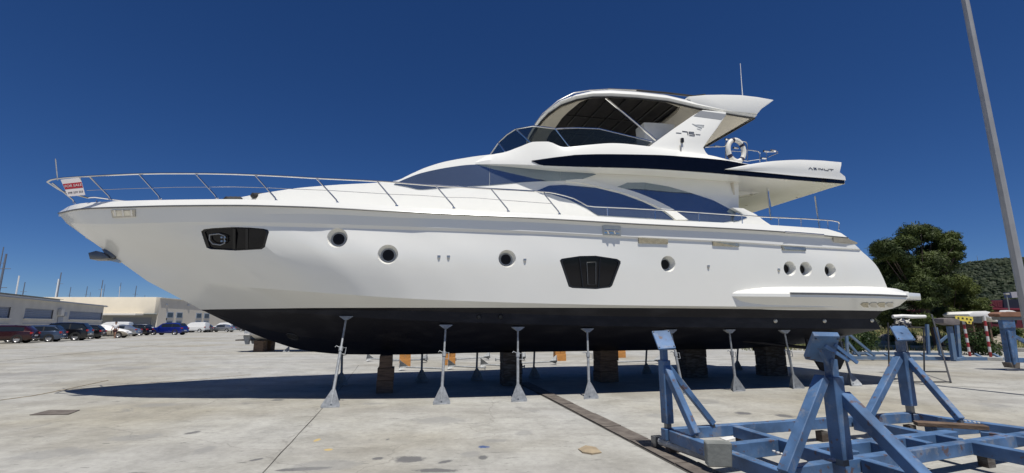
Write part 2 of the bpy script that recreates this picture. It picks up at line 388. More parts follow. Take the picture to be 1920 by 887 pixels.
# small through hull vents on the white side
for u, v in [(823, 482), (841, 482), (984, 488), (1328, 500), (1460, 506)]:
    p, n = on(u, v)
    mb = MB(); x, z, n = frame_at(n)
    mb.prism([p+x*a+z*b for a, b in [(-.035, .035), (.035, .035), (.03, -.01), (.015, -.05), (-.015, -.05), (-.03, -.01)]], n*.018)
    mb.build('vent_scoop', M['dullsteel'], Y, bevel=.006)
def plate(name, px, m, off=.01, th=.02, frame=None, parent=None, bvh=None):
    pts = [];
    for u, v in px:
        p, n = on(u, v, bvh); pts.append(p+n*(off+th))
    o = MB().prism(pts, -n*(th+.02)).build(name, m, parent or Y)
    return o
def framed(name, px, fm, inner, im, parent=None):
    q = plate(name, px, fm, .0, .025); c = (sum(a for a, b in px)/len(px), sum(b for a, b in px)/len(px))
    plate(inner, [(c[0]+(a-c[0])*.86, c[1]+(b-c[1])*.62) for a, b in px], im, .02, .008, parent=q)
    return q
M['mirrorsteel'] = mat('polished_steel', (.78, .76, .68), .08, metal=1, var=.15, scale=9)
framed('fairlead', [(209.5, 394), (254.5, 392.5), (255, 406), (213, 408.5)], M['dullsteel'], 'roller', M['mirrorsteel'])
for u in (217, 232, 248):
    a = on(u, 394.5)[0]; b = on(u+1.5, 406)[0]; MB().tube([a+Vector((0, -.035, 0)), b+Vector((0, -.035, 0))], .022, 8).build('fairlead_post', M['chrome'], Y)
framed('cleat_opening', [(1130, 422.5), (1163, 424), (1163.5, 442.5), (1130.5, 440.5)], M['dullsteel'], 'opening_panel', M['mirrorsteel'])
mb = MB()
for u in (1140, 1152):
    a = on(u-2, 433)[0]; b = on(u+1, 439)[0]; mb.tube([a+Vector((0, -.04, 0)), b+Vector((0, -.04, 0))], .02, 8)
a = on(1133, 432)[0]; b = on(1160, 433)[0]; mb.tube([a+Vector((0, -.04, 0)), b+Vector((0, -.04, 0))], .018, 8)
mb.build('cleat', M['chrome'], Y)
M['brassy'] = mat('bronze_tinted_vent', (.50, .46, .36), .25, metal=.8, var=.2, scale=12)
for px in ([(1197, 445), (1251.5, 448), (1251.5, 458), (1197, 456)], [(1336, 452), (1385, 456), (1385, 463), (1336, 460.5)], [(1465, 460.5), (1510, 463), (1510, 471), (1467, 469)]):
    q = framed('engine_vent', px, M['brassy'], 'vent_slot', M['dullsteel'])
framed('stern_fairlead', [(1562, 443.5), (1588, 446), (1606, 455), (1606, 458), (1582, 456.5), (1562, 454)], M['dullsteel'], 'roller', M['blacktrim'])
a = [on(u, v)[0]+Vector((0, -.015, 0)) for u, v in [(1470, 435.5), (1500, 437.5), (1543, 441)]]
MB().tube(a, .03, 8).build('chrome_strip', M['chrome'], Y)
# quarter step (sponson) along the stern, with its rub strip and bathing platform
fU = smooth([(1370, 549), (1385, 543.5), (1408, 539), (1440, 536.5), (1480, 535.5), (1577, 536), (1640, 538), (1678, 541), (1695, 546)])
fM2 = smooth([(1370, 550), (1400, 550.3), (1482, 551), (1577, 552.5), (1660, 554.5), (1700, 556.5)])
fL = smooth([(1370, 560), (1391, 577), (1430, 581), (1500, 582), (1600, 582), (1662, 581), (1690, 572)])
rows = [[], [], [], [], []]
N2 = 26
for i in range(N2+1):
    t = i/N2; out = .03+.20*min(1, t*5)**.6
    ua, ub, uc = 1370+(1693-1370)*t, 1370+(1700-1370)*t, 1370+(1686-1370)*t
    hb = lambda s, z: -(2.62)
    b = P(ub, fM2(ub), -(2.60+out)); a = P(ua, fU(ua), -(2.50+out*.45)); c = P(uc, fL(uc) if t > .06 else 560+t/.06*17, -(2.52+out*.2))
    m1 = a.lerp(b, .55)+Vector((0, -.03, .02)); m2 = b+Vector((0, .0, -.09))
    b = b+Vector((0, 0, 0))
    rows[0].append(Vector((a.x, -2.2, a.z+.02))); rows[1].append(a); rows[2].append(m1); rows[3].append(b); rows[4].append(m2.lerp(b, .2))
    rows.append
r5 = []
for i in range(N2+1):
    t = i/N2; uc = 1370+(1686-1370)*t; v = (562+min(1, t/.08)*17) if t < .08 else fL(uc)
    r5.append(P(uc, v, -(2.50+.02*t)))
rows.append(r5); rows.append([Vector((p.x, -2.2, p.z+.0)) for p in r5])
mb = MB(); mb.grid(rows); mb.add([r[-1] for r in rows], [tuple(range(len(rows)))]); mb.add([r[0] for r in rows], [tuple(range(len(rows)))])
sp = mb.build('stern_sponson', M['gel'], Y, ang=22)
mb = MB(); mb.grid([mirror(r) for r in rows]); mb.add(mirror([r[-1] for r in rows]), [tuple(range(len(rows)))]); mb.build('stern_sponson', M['gel'], Y, ang=22)
st = [P(u, fM2(u)-1, -2.84) for u in (1482, 1540, 1600, 1650, 1700)]
MB().tube(st, .026, 8).build('sponson_strip', M['rub'], Y)
xs = [P(1703, 556, -2.4).x, P(1727, 557, -2.0).x]
zt = P(1727, 550, -2.0).z; zb = P(1727, 563, -2.0).z
mb = MB(); x0 = P(1655, 560, -2.6).x
mb.prism([Vector((x0, -2.45, zt)), Vector((xs[0]-.15, -2.55, zt)), Vector((xs[0]+.05, -2.3, zt)), Vector((xs[1], -2.0, zt)), Vector((xs[1], 2.0, zt)), Vector((xs[0]+.05, 2.3, zt)), Vector((xs[0]-.15, 2.55, zt)), Vector((x0, 2.45, zt))], (0, 0, zb-zt))
mb.build('bathing_platform', M['gel'], Y, bevel=.03)
BS = BVHTree.FromPolygons([v.co for v in sp.data.vertices], [list(q.vertices) for q in sp.data.polygons])
for k in range(4):
    u = 1613+k*15.5; px = [(u, 570.5-k*.2), (u+5, 567), (u+15, 567), (u+13.5, 572), (u+15, 576-k*.2), (u+5, 575)]
    q = []
    for a, b in px:
        p, n = on(a, b, BS)
        if p is None: p, n = on(a, b)
        q.append(p+n*.02)
    MB().prism(q, -n*.03).build('exhaust_louvre', M['brassy'] if k % 2 == 0 else M['dullsteel'], Y)
# anchor on the stem
a0 = P(213, 482, 0.0)
mb = MB(); tip = P(166, 480, 0.0)
mb.beam(P(226, 491, 0), P(178, 480, 0), .05, .06)
mb.build('anchor_shank', M['dullsteel'], Y)
mb = MB(); mb.prism([P(u, v, -.16) for u, v in [(165, 474), (180, 470), (196, 476), (205, 484), (190, 486), (168, 486)]], (0, .32, 0)); 
mb.build('anchor_fluke', M['rub'], Y, bevel=.012)
mb = MB(); mb.prism([P(u, v, -.09) for u, v in [(190, 467), (203, 468), (216, 482), (208, 486), (196, 476)]], (0, .18, 0)); mb.build('anchor_roller', M['rub'], Y, bevel=.01)
p = P(190, 459, 0.0); MB().tube([P(161, 444, 0), P(190, 462, 0), P(221, 487, 0)], .02, 6).build('stem_guard', M['chrome'], Y)

# ---------------------------------------------------------------- deckhouse
wH = [(-7.9, .55), (-7, 1.05), (-5.5, 1.5), (-4.3, 1.75), (-3, 1.93), (-1.5, 2.05), (0, 2.15), (2, 2.2), (5, 2.2), (8, 2.1)]
LH = lambda s, z: -(lerp(wH, s) - .22*max(0, z-4.1))
Tt = smooth([(432, 373.5), (480, 364.5), (520, 358), (560, 352.5), (640, 346), (700, 343), (742, 339), (770, 326.5), (800, 313.5), (835, 303), (870, 296.5), (900, 292), (935, 289), (1000, 297), (1100, 303), (1300, 316), (1385, 322)])
Tb = smooth([(432, 384), (600, 392), (740, 399), (1000, 413), (1200, 424), (1445, 436)])
NR = 10; us = [432+(1385-432)*i/110 for i in range(111)]
cols = [[P(u, Tt(u)+(Tb(u)-Tt(u))*j/NR, LH) for j in range(NR+1)] for u in us]
rows = [[c[j] for c in cols] for j in range(NR+1)]
mb = MB(); mb.grid(rows); mb.grid([mirror(r) for r in rows])
top = rows[0]
r1 = [Vector((p.x+.04, p.y*.6, p.z+.05)) for p in top]; r2 = [Vector((p.x+.05, 0, p.z+.08)) for p in top]
mb.grid([top, r1, r2, mirror(r1), mirror(top)])
mb.add([cols[-1][0], cols[-1][-1]]+mirror([cols[-1][-1], cols[-1][0]]), [(0, 1, 2, 3)])
house = mb.build('deckhouse', M['gel'], Y, ang=32)
BD = BVHTree.FromPolygons([v.co for v in house.data.vertices], [list(q.vertices) for q in house.data.polygons])
def onx(u, v, bvh):
    return on(u, v, bvh)
def panel(name, top, bot, m, bvh, off=.012, th=.03, n=40, rows_=5, parent=None, sm=True):
    """sheet lying on a curved surface between an upper and a lower line, with real thickness"""
    ft = smooth(top) if sm else (lambda u: lerp(top, u)); fb = smooth(bot) if sm else (lambda u: lerp(bot, u))
    ua = top[0][0]; ub = top[-1][0]; R = []
    last = Vector((0, -1, 0))
    for j in range(rows_+1):
        row = []
        for i in range(n+1):
            u = ua+(ub-ua)*i/n; a, b = ft(u), fb(u); v = a+(b-a)*j/rows_
            p, nn = on(u, v, bvh)
            if p is None: p = P(u, v, LH); nn = last
            last = nn
            row.append(p+nn*off)
        R.append(row)
    mb = MB(); mb.grid(R)
    B = [[p+Vector((0, th, 0)) for p in r] for r in R]
    mb.grid([R[0], B[0]]); mb.grid([R[-1], B[-1]]); mb.grid([[r[0] for r in R], [r[0] for r in B]]); mb.grid([[r[-1] for r in R], [r[-1] for r in B]])
    o = mb.build(name, m, parent or Y, ang=50)
    mi = [[Vector((p.x, -p.y, p.z)) for p in r] for r in R]
    mb = MB(); mb.grid(mi); o2 = mb.build(name, m, parent or Y, ang=50)
    return o
panel('windscreen', [(739, 345.5), (760, 336), (790, 325), (843, 314), (880, 309.5), (917.7, 308)], [(739, 346), (765, 351), (788, 355.5), (820, 353.5), (860, 351), (917.7, 347.5)], M['winglass'], BD)
panel('salon_window', [(918.1, 308), (960, 308.5), (1011, 311.5), (1050, 316.5)], [(918.1, 347.4), (1000, 341), (1050, 339.2)], M['winglass'], BD)
panel('salon_window', [(1050.4, 316.6), (1085, 322), (1117, 327)], [(1050.4, 339.2), (1087, 337.5), (1117, 327.6)], M['winglass'], BD, sm=False)
panel('side_window', [(1005, 359), (1029, 348.5), (1058, 347.2), (1117, 352.5), (1164, 364), (1205, 379), (1243, 397), (1262, 411.5)],
      [(1005, 359.3), (1035, 365), (1067, 375), (1100, 391), (1120, 404), (1190, 408.2), (1262, 412.5)], M['winglass'], BD, sm=False, n=60)
panel('side_window', [(1152, 353), (1176, 343), (1205, 342.8), (1209.9, 343)], [(1152, 354), (1190, 363.5), (1209.9, 370.3)], M['winglass'], BD, sm=False)
panel('side_window', [(1210.3, 343.1), (1252, 350), (1293, 361.5), (1337, 376), (1383, 400)], [(1210.3, 370.5), (1234, 379.5), (1264, 395.5), (1287, 413.5), (1355, 418), (1383, 412.5)], M['winglass'], BD, sm=False, n=50)
# the swept white arch between the two big side windows
panel('swept_arch', [(1060, 339.5), (1091, 337.5), (1132, 347), (1182, 359), (1228, 377), (1258, 392.5), (1289, 414)],
      [(1060, 341.5), (1091, 345), (1132, 354.5), (1164, 362.5), (1205, 377.5), (1243, 396), (1266, 413.5)], M['gel'], BD, off=.05, th=.12, n=50)
# aft fashion plate
fp = [P(u, v, -2.24) for u, v in [(1335, 418), (1352, 419), (1385, 414), (1401, 408), (1390, 399), (1374, 389), (1394, 390.5), (1418, 402), (1432, 413), (1447, 423), (1500, 428), (1495, 440), (1335, 432)]]
for sg in (1, -1):
    mb = MB(); q = [Vector((p.x, sg*p.y, p.z)) for p in fp]
    mb.prism(q, (0, .14*sg, 0)).build('fashion_plate', M['gel'], Y, bevel=.012)
# dark lower tail of the aft window on the fashion plate
q = [P(u, v, -2.25) for u, v in [(1380, 398), (1401, 408), (1384, 414), (1375, 415)]]
MB().prism(q, (0, .05, 0)).build('window_tail', M['winglass'], Y)
# salon aft bulkhead with its door opening
xa = P(1380, 370, -2.1).x
MB().box((xa+.03, 0, 4.6), (.05, 4.0, 1.5)).build('aft_bulkhead', M['cream'], Y)
MB().box((xa+.07, 0, 4.5), (.03, 1.6, 1.3)).build('salon_door', M['blackglass'], Y)

# ---------------------------------------------------------------- flybridge deck, coaming, band, wing
def hf(s): return lerp([(-2.9, 1.45), (-2.6, 1.60), (-2.35, 1.73), (-2.0, 1.86), (-1.6, 1.98), (-1.0, 2.14), (-.4, 2.3), (.5, 2.42), (1.5, 2.47), (3, 2.5), (6.5, 2.5), (7.4, 2.46), (7.9, 2.38)], s)
Bb = smooth([(880, 308.3), (917, 307.6), (960, 308.1), (1014, 310), (1100, 313), (1200, 315.7), (1317, 323), (1434, 333), (1584, 345)])
Bt = smooth([(880, 306), (900, 303), (920, 300), (960, 299.5), (997, 300), (1035, 293.5), (1076, 290.5), (1129, 289), (1231, 290.5), (1300, 295), (1355, 300), (1405, 309), (1450, 318.5), (1493, 326), (1584, 335)])
Ct = smooth([(880, 304), (895, 299), (912, 293), (930, 288.3), (944, 286), (975, 275), (1002, 265.8), (1026, 265.5), (1058, 276), (1100, 272), (1149, 268.5), (1213, 274), (1250, 279), (1332, 291.3), (1360, 298), (1405, 308), (1450, 317), (1493, 325.5), (1584, 334.5)])
uf = [880+(1584-880)*i/95 for i in range(96)]
rb = [P(u, Bb(u), lambda s, z: -hf(s)) for u in uf]; rt = [P(u, Bt(u), lambda s, z: -(hf(s)-.005)) for u in uf]
rc = [P(u, Ct(u), lambda s, z: -(hf(s)-.12)) for u in uf]
ri = [Vector((p.x, p.y+.12, p.z)) for p in rc]
rf = [Vector((p.x, p.y+.16, min(p.z, q.z+.06))) for p, q in zip(rc, rt)]
ru = [Vector((p.x, p.y+.55, p.z+.01)) for p in rb]
mb = MB(); L = [ru, rb, rt, rc, ri, rf]; mb.grid(L); mb.grid([mirror(r) for r in L]); mb.grid([rf, mirror(rf)]); mb.grid([ru, mirror(ru)])
e = [r[-1] for r in L]; mb.add(e+mirror(e)[::-1], [tuple(range(12))])
e = [r[0] for r in L]; mb.add(e+mirror(e)[::-1], [tuple(range(12))])
fly = mb.build('flybridge_deck', M['gel'], Y, ang=28)
BF = BVHTree.FromPolygons([v.co for v in fly.data.vertices], [list(q.vertices) for q in fly.data.polygons])
# navy band
N3 = 80; ub = [997+(1583.5-997)*i/N3 for i in range(N3+1)]
bt = lambda u: lerp([(997, 301.2), (1020, 297.8), (1040, 295), (1076, 290.7)], u) if u < 1076 else Bt(u)
bbm = lambda u: lerp([(997, 301.6), (1015, 310)], u) if u < 1015 else Bb(u)-.3
A_ = [P(u, bt(u), lambda s, z: -(hf(s)+.012)) for u in ub]; B_ = [P(u, bbm(u), lambda s, z: -(hf(s)+.012)) for u in ub]
for sg in (1, -1):
    a = [Vector((p.x, sg*p.y, p.z)) for p in A_]; b = [Vector((p.x, sg*p.y, p.z)) for p in B_]
    a2 = [Vector((p.x, p.y+.03*sg, p.z)) for p in a]; b2 = [Vector((p.x, p.y+.03*sg, p.z)) for p in b]
    MB().grid([a2, a, b, b2]).build('navy_band', M['navy'], Y, ang=40)
wing = [(1360, 317.3), (1405, 308.3), (1428, 304.5), (1450, 302), (1475, 300.4), (1500, 299.6), (1540, 301), (1577, 304.3), (1577.5, 309), (1574.5, 323), (1584.5, 331), (1586, 338), (1493, 329.6), (1405, 320.8)]
wtop = [(1360, 317), (1405, 308.3), (1428, 304.5), (1450, 302), (1475, 300.4), (1500, 299.6), (1540, 301), (1570, 303.7), (1577, 304.3), (1577.6, 306), (1586, 338)]
wbot = [(1360, 317.6), (1405, 320.8), (1493, 329.6), (1560, 335.3), (1576, 337), (1586, 338.2)]
for sg in (1, -1):
    R_ = []
    NW = 44
    for j in range(6):
        row = []
        for i in range(NW+1):
            t = i/NW; u = 1360+(1577.5-1360)*t; a_, b_ = lerp(wtop, u), lerp(wbot, u); v = a_+(b_-a_)*j/5; off = .03+.02*(j in (1, 2, 3))
            if i == NW: u, v = [(1577.5, 304.3), (1577.5, 309), (1575.5, 318), (1574.5, 323), (1584.5, 331), (1586, 338)][j]
            p = P(u, v, lambda s, z: -(hf(s)+off)); row.append(Vector((p.x, p.y*sg, p.z)))
        R_.append(row)
    Bk = [[p+Vector((0, .14*sg, 0)) for p in r] for r in R_]
    mb = MB(); mb.grid(R_); mb.grid(Bk); mb.grid([R_[0], Bk[0]]); mb.grid([R_[-1], Bk[-1]]); mb.grid([[r[-1] for r in R_], [r[-1] for r in Bk]]); mb.grid([[r[0] for r in R_], [r[0] for r in Bk]])
    mb.build('flybridge_wing', M['gel'], Y, ang=30, merge=1e-4)
WN = lambda s, z: -(hf(s)+.052)
def strokes(name, lines, w, lf, m, parent=None, th=.006):
    mb = MB()
    for ln in lines:
        pts = [P(u, v, lf) for u, v in ln]
        for a, b in zip(pts, pts[1:]):
            d = (b-a).normalized(); n = Vector((0, -1, 0)); x = d.cross(n).normalized()*w/2
            e = d*w*.25
            mb.prism([a-e-x, a-e+x, b+e+x, b+e-x], (0, -th, 0))
    return mb.build(name, m, parent or Y, merge=0)
# maker's lettering on the wing: wide letters
strokes('maker_lettering', [[(1516.5, 317), (1519, 314.3), (1523.5, 318)], [(1525.2, 314.6), (1530.5, 315.3), (1525.8, 317.6), (1531.5, 318)], [(1534, 315.4), (1534.4, 318)],
        [(1536.3, 318.2), (1536.7, 315.8), (1541, 318.4), (1542.6, 316.2), (1543.3, 318.8)], [(1545.4, 316.5), (1546, 319), (1553, 319.8), (1552.8, 317)], [(1554.7, 317.2), (1562.5, 317.8)], [(1558.5, 317.6), (1558.8, 320.4)]], .015, WN, M['ink'])
# ---------------------------------------------------------------- flybridge windscreen
LW = lambda u: -lerp([(929, .95), (945, 1.2), (967, 1.45), (1000, 1.85), (1041, 2.08), (1123, 2.2), (1222, 2.25)], u)
wb = [(929, 287), (947, 285), (975, 275), (1002, 266), (1026, 265.7), (1058, 277), (1100, 273), (1155, 269), (1213, 274)]
wt = [(928.2, 284), (934.5, 268), (950, 253), (967, 242), (1000, 236.3), (1041, 241.5), (1082, 240), (1123, 241.5), (1222, 265.5)]
LWT = [1.1, 1.05, 1.2, 1.35, 1.75, 1.98, 2.08, 2.1, 2.22]
LWB = [1.15, 1.35, 1.6, 1.9, 2.05, 2.15, 2.25, 2.3, 2.32]
pb = [P(u, v, -l) for (u, v), l in zip(wb, LWB)]; pt = [P(u, v, -l) for (u, v), l in zip(wt, LWT)]
for i in range(1, len(pb)-1):
    for sg in (1, -1):
        q = [Vector((p.x, p.y*sg, p.z)) for p in (pb[i], pb[i+1], pt[i+1], pt[i])]
        if i >= 1: MB().add(q, [(0, 1, 2, 3)]).build('wind_deflector', M['plexi'], Y)
q = [pb[1], pt[1], Vector((pt[1].x-.06, 0, pt[1].z)), Vector((pb[1].x-.10, 0, pb[1].z))]
MB().grid([[pb[1], q[3], mirror([pb[1]])[0]], [pt[1], q[2], mirror([pt[1]])[0]]]).build('wind_deflector', M['plexi'], Y)
allt = pt[1:]
tr = mirror(allt)[::-1]+[Vector((pt[1].x-.06, 0, pt[1].z))]+allt
MB().tube(tr, .022, 8).build('deflector_rail', M['chrome'], Y)
for i, j in ((3, 4), (5, 6)):
    for sg in (1, -1):
        a, b = pt[{3: 3, 5: 5}[i]], pb[{3: 4, 5: 5}[i]]
        if i == 3: b = P(996, 268.5, -1.85)
        if i == 5: b = P(1067, 275, -2.2)
        MB().tube([Vector((a.x, a.y*sg, a.z)), Vector((b.x, b.y*sg, b.z))], .018, 8).build('deflector_post', M['chrome'], Y)
MB().tube([pt[1], pb[1]], .018, 8).build('deflector_post', M['chrome'], Y)
# ---------------------------------------------------------------- hardtop
def ring(pts, z): return [Vector((s, l, z(s) if callable(z) else z)) for s, l in pts]
plan = [(-.46, 0), (-.44, -.6), (-.38, -1.1), (-.2, -1.65), (.1, -1.98), (.5, -2.13), (1.0, -2.2), (1.7, -2.22), (2.6, -2.2), (3.5, -2.15), (4.5, -2.13), (5.38, -2.1), (5.38, -1.4), (5.38, -.7), (5.38, 0)]
zr = smooth([(-.5, 7.24), (.1, 7.28), (.5, 7.33), (1.0, 7.36), (1.7, 7.39), (2.6, 7.41), (3.5, 7.34), (4.5, 7.28), (5.4, 7.26)])
def offs(pl, d, dz0, dz1=0):
    out = []
    for s, l in pl:
        k = max(abs(l)/2.2, 0)
        cx, cy = 2.4, 0
        fx = (s-cx); nx = -1 if s < 0 else (max(-1, -(1.0-s)/1.0) if s < 1 else 0); nx = nx if s < 1 else (1 if s > 5.3 else 0)
        ny = -min(1, abs(l)/1.6)
        out.append(Vector((s+nx*d, l+ny*d if l < -.01 else 0, zr(s)+dz0+dz1*(1-abs(l)/2.2))))
    return out
near_loops = [offs(plan, -.03, .0), offs(plan, .03, .07), offs(plan, .0, .14), offs(plan, -.12, .24), offs(plan, -.35, .34, .0), offs(plan, -.8, .44, .02)]
for k, L_ in enumerate(near_loops):
    for p in L_:
        if p.x < .8: p.z -= (0, .0, .02, .05, .06, .06)[k]*(.8-p.x)
mb = MB()
full = [L_+mirror(L_[:-1])[::-1] for L_ in near_loops]
full = [f_[:] for f_ in full]
for k in range(len(full)): full[k] = full[k][:-1]+[full[k][0]] if (full[k][0]-full[k][-1]).length < .01 else full[k]+[full[k][0]]
mb.grid(full)
c = Vector((2.4, 0, 7.9)); topc = full[-1][:-1]; mb.add(topc+[c], [(i, (i+1) % len(topc), len(topc)) for i in range(len(topc))])
hard = mb.build('hardtop', M['gel'], Y, ang=35)
# underside ring, opening, canvas
opn = [(.22, 0), (.2, -.6), (.24, -1.0), (.36, -1.6), (.55, -1.86), (.9, -1.97), (1.7, -2.0), (2.6, -1.97), (3.2, -1.9), (3.3, -1.5), (3.32, -1.0), (3.32, -.5), (3.32, -.25), (3.32, -.1), (3.32, 0)]
tr_ = [Vector((p.x, p.y, p.z)) for p in offs(plan, -.10, .005)]
op_ = [Vector((s, l, zr(s)+.10)) for s, l in opn]; op2 = [Vector((p.x, p.y*.99, p.z+.1)) for p in op_]
fl = [L_+mirror(L_[1:-1])[::-1]+[L_[0]] for L_ in (tr_, [a.lerp(b, .5)+Vector((0, 0, .05)) for a, b in zip(tr_, op_)], op_, op2)]
MB().grid(fl).build('headliner', M['cream'], Y, ang=40)
cv = fl[-1][:-1]; cc = Vector((1.8, 0, 7.62))
mb = MB(); rows = []
for i in range(13):
    s = .22+(3.32-.22)*i/12; w = 1.95 if .8 < s else lerp([(.2, 1.0), (.36, 1.55), (.55, 1.8), (.8, 1.95)], s)
    rows.append([Vector((s, w*(j/6-1), 7.56+.05*(1-(j/6-1)**2)+.025*sin(i*pi/1.5))) for j in range(13)])
mb.grid(rows).build('sunroof_canvas', M['canvas'], Y, ang=60)
for i in range(6):
    s = .6+i*.48
    MB().beam((s, -1.95, 7.5), (s, 1.95, 7.5), .045, .05).build('roof_bow', M['rib'], Y)
for k in (-1, 1):
    MB().beam((.3, k*.65, 7.47), (3.3, k*.65, 7.5), .03, .03).build('roof_guide', M['rib'], Y)
trim = offs(plan, -.015, -.012); MB().tube(trim+mirror(trim[:-1])[::-1], .022, 6).build('hardtop_trim', M['blacktrim'], Y)
fin_px = [(1290, 180.5), (1323, 177.5), (1355, 177), (1388, 177.8), (1420, 181.5), (1452, 187), (1440, 196), (1428.5, 204), (1421, 213.5), (1375, 209.5), (1326, 203.5), (1300, 196)]
for sg in (1, -1):
    q = [P(u, v, -2.16) for u, v in fin_px]; q = [Vector((p.x, p.y*sg, p.z)) for p in q]
    MB().prism(q, (0, .30*sg, 0)).build('hardtop_fin', M['gel'], Y, bevel=.03)
# dark solar strip along the roof edge
MB().tube([P(u, v, -1.75) for u, v in [(1140, 167.5), (1193, 169.5), (1250, 174.5), (1300, 180.5), (1322, 178)]], .03, 6).build('roof_edge_strip', M['blacktrim'], Y)
MB().tube([P(u, v, -1.95) for u, v in [(1003, 232), (1017, 213), (1046, 189.5), (1076, 174.5), (1105, 169.3), (1140, 167), (1193, 169)]], .014, 6).build('roof_edge_chrome', M['chrome'], Y)
# arch leg
leg = [(1318, 206), (1300, 216), (1262, 242), (1221, 272), (1211, 280), (1332, 294), (1324, 286), (1319, 277), (1327, 264), (1345, 240), (1361, 216.5), (1362, 210)]
def LA(s, z): return -(2.34-.10*max(0, z-5.9))
for sg in (1, -1):
    q = [P(u, v, LA) for u, v in leg]; q = [Vector((p.x, p.y*sg, p.z)) for p in q]
    MB().prism(q, (0, .22*sg, 0)).build('arch_leg', M['gel'], Y, bevel=.02)
q = [P(u, v, lambda s, z: LA(s, z)-.006) for u, v in [(1314, 207.5), (1362, 214), (1353, 224.5), (1300.5, 217.5)]]
MB().prism(q, (0, .02, 0)).build('arch_glass', M['gelgrey'], Y)
LA2 = lambda s, z: LA(s, z)-.004
strokes('model_number', [[(1288.6, 247.2), (1290, 253.2)], [(1301, 248.2), (1291.8, 247.4), (1292, 250.3), (1301.5, 251.2), (1302, 254.7), (1292.6, 253.8)]], .018, LA2, M['ink'])
strokes('model_number_bar', [[(1279.5, 246.2), (1288.4, 247.2)]], .02, LA2, M['ink'])
strokes('model_number_dash', [[(1267.8, 249), (1277.5, 249.7)]], .013, LA2, M['ink']); strokes('model_number_dash', [[(1304.5, 251.9), (1313, 252.7)]], .013, LA2, M['ink'])
strokes('maker_emblem', [[(1298, 232), (1303, 234), (1310, 234), (1320, 234.8), (1319.6, 237.4), (1312, 237.5), (1306, 236.5)], [(1298, 232), (1305, 236), (1313, 239.5), (1316, 241)], [(1307, 241), (1314, 243.5)]], .012, LA2, M['inklight'])
# small lamp and door handle on the arch leg
a = P(1278, 264, LA2); MB().box(a+Vector((0, -.03, 0)), (.07, .06, .12)).build('arch_lamp', M['blacktrim'], Y, bevel=.01)
MB().tube([P(1275.5, 272.5, LA2)+Vector((0, -.0, 0)), P(1275, 275, LA2)+Vector((0, -.05, 0)), P(1274.5, 284, LA2)+Vector((0, -.05, 0)), P(1274.5, 287, LA2)], .018, 8).build('grab_handle', M['dullsteel'], Y)
# diagonal support strut
for sg in (1, -1):
    a, b = P(1136, 184, -1.95), P(1230, 263, -2.22); MB().tube([Vector((a.x, a.y*sg, a.z)), Vector((b.x, b.y*sg, b.z))], .03, 8).build('hardtop_strut', M['chrome'], Y)
# white console / seat back on the flybridge
q = [P(u, v, -1.5) for u, v in [(1207, 229), (1236, 230), (1266, 233), (1262, 250), (1250, 272), (1214, 268), (1210, 258)]]
MB().prism(q, (0, .5, 0)).build('helm_seat', M['whiteplastic'], Y, bevel=.03)
# antenna and masts
MB().tube([P(1392.3, 180, -1.2), P(1390, 150, -1.2), P(1388, 119, -1.2)], [.014, .01, .007], 6).build('whip_antenna', M['whiteplastic'], Y)
a = P(108, 338, 0.05); b = P(104, 298, 0.05); MB().tube([a, b], .012, 6).build('jackstaff', M['galv'], Y)
# aft deck poles and table under the overhang
for (t, b_, l) in (((1439, 352), (1447, 412), -1.85), ((1529, 368), (1541, 432), -1.78)):
    for sg in (1, -1):
        a, b = P(*t, l), P(*b_, l); MB().tube([Vector((a.x, a.y*sg, a.z)), Vector((a.x+.02, b.y*sg, b.z))], .032, 8).build('overhang_pole', M['chrome'], Y)
q = [P(u, v, -1.2) for u, v in [(1382, 361), (1388, 355.5), (1432, 351), (1438, 354), (1428, 361), (1386, 367)]]
MB().prism(q, (0, .5, 0)).build('crane_arm', M['gel'], Y, bevel=.02)
MB().box((7.3, 0, 4.0), (.6, 3.6, .5)).build('aft_sofa', M['cream'], Y, bevel=.05)
for k in range(4):
    MB().lathe([(.0001, -.012), (.05, -.012), (.06, 0)], 12, Matrix.Translation((5.0+k*.8, -1.2 if k % 2 else 0, P(1500, 338, -2.4).z-.1))).build('downlight', M['dullsteel'], Y)

# ---------------------------------------------------------------- rails
def rail(name, px, lf, r, stan=None, lfb=None, rs=.013, far=True, m=None):
    top_ = [P(u, v, lf) for u, v in px]
    for sg in ((1, -1) if far else (1,)):
        o = MB().tube([Vector((p.x, p.y*sg, p.z)) for p in top_], r, 8).build(name, m or M['chrome'], Y)
        for (a, b) in (stan or []):
            A = P(*a, lf); B = P(*b, lfb or lf)
            A = Vector((A.x, A.y*sg, A.z)); B = Vector((B.x, B.y*sg, B.z))
            k = A.lerp(B, .93); k.z = B.z+.07
            MB().tube([A, k, B], rs, 8).build('stanchion', M['chrome'], o)
RL = lambda s, z: -max(.22, lerp(hbR, s-s0+.95)-.28)
RLb = lambda s, z: -max(.30, lerp(hbR, s-s0)-.12)
bow = [(89, 341), (92, 339), (96, 337), (120, 333.5), (165, 330.5), (210, 328), (258, 326), (310, 325), (367, 325), (420, 325.8), (478, 327.8), (535, 330.5), (594, 334), (650, 336.6), (706, 339.5), (760, 343.5), (814, 348), (866, 351), (920, 354), (960, 356.2), (1004, 358.8)]
fr = smooth(bow); bowd = [(u, fr(u)) for u in [89, 92, 97, 105, 120, 140, 165, 190]+list(range(220, 1004, 28))+[1004]]
stn = [((112, 354), (139, 380)), ((168, 331.3), (207, 373.5)), ((261, 327), (300, 372.7)), ((366.6, 325.8), (406, 371.6)), ((478.5, 328.7), (518, 376)), ((594, 335), (633, 380)), ((707.5, 340.6), (744, 386)), ((817.5, 349), (851, 390)), ((921, 355), (953, 396)), ((1017.6, 361), (1049, 401))]
top_ = [P(u, v, RL) for u, v in bowd]
lp = [Vector((top_[0].x-.10, 0, top_[0].z-.04))]
tip = top_[0]
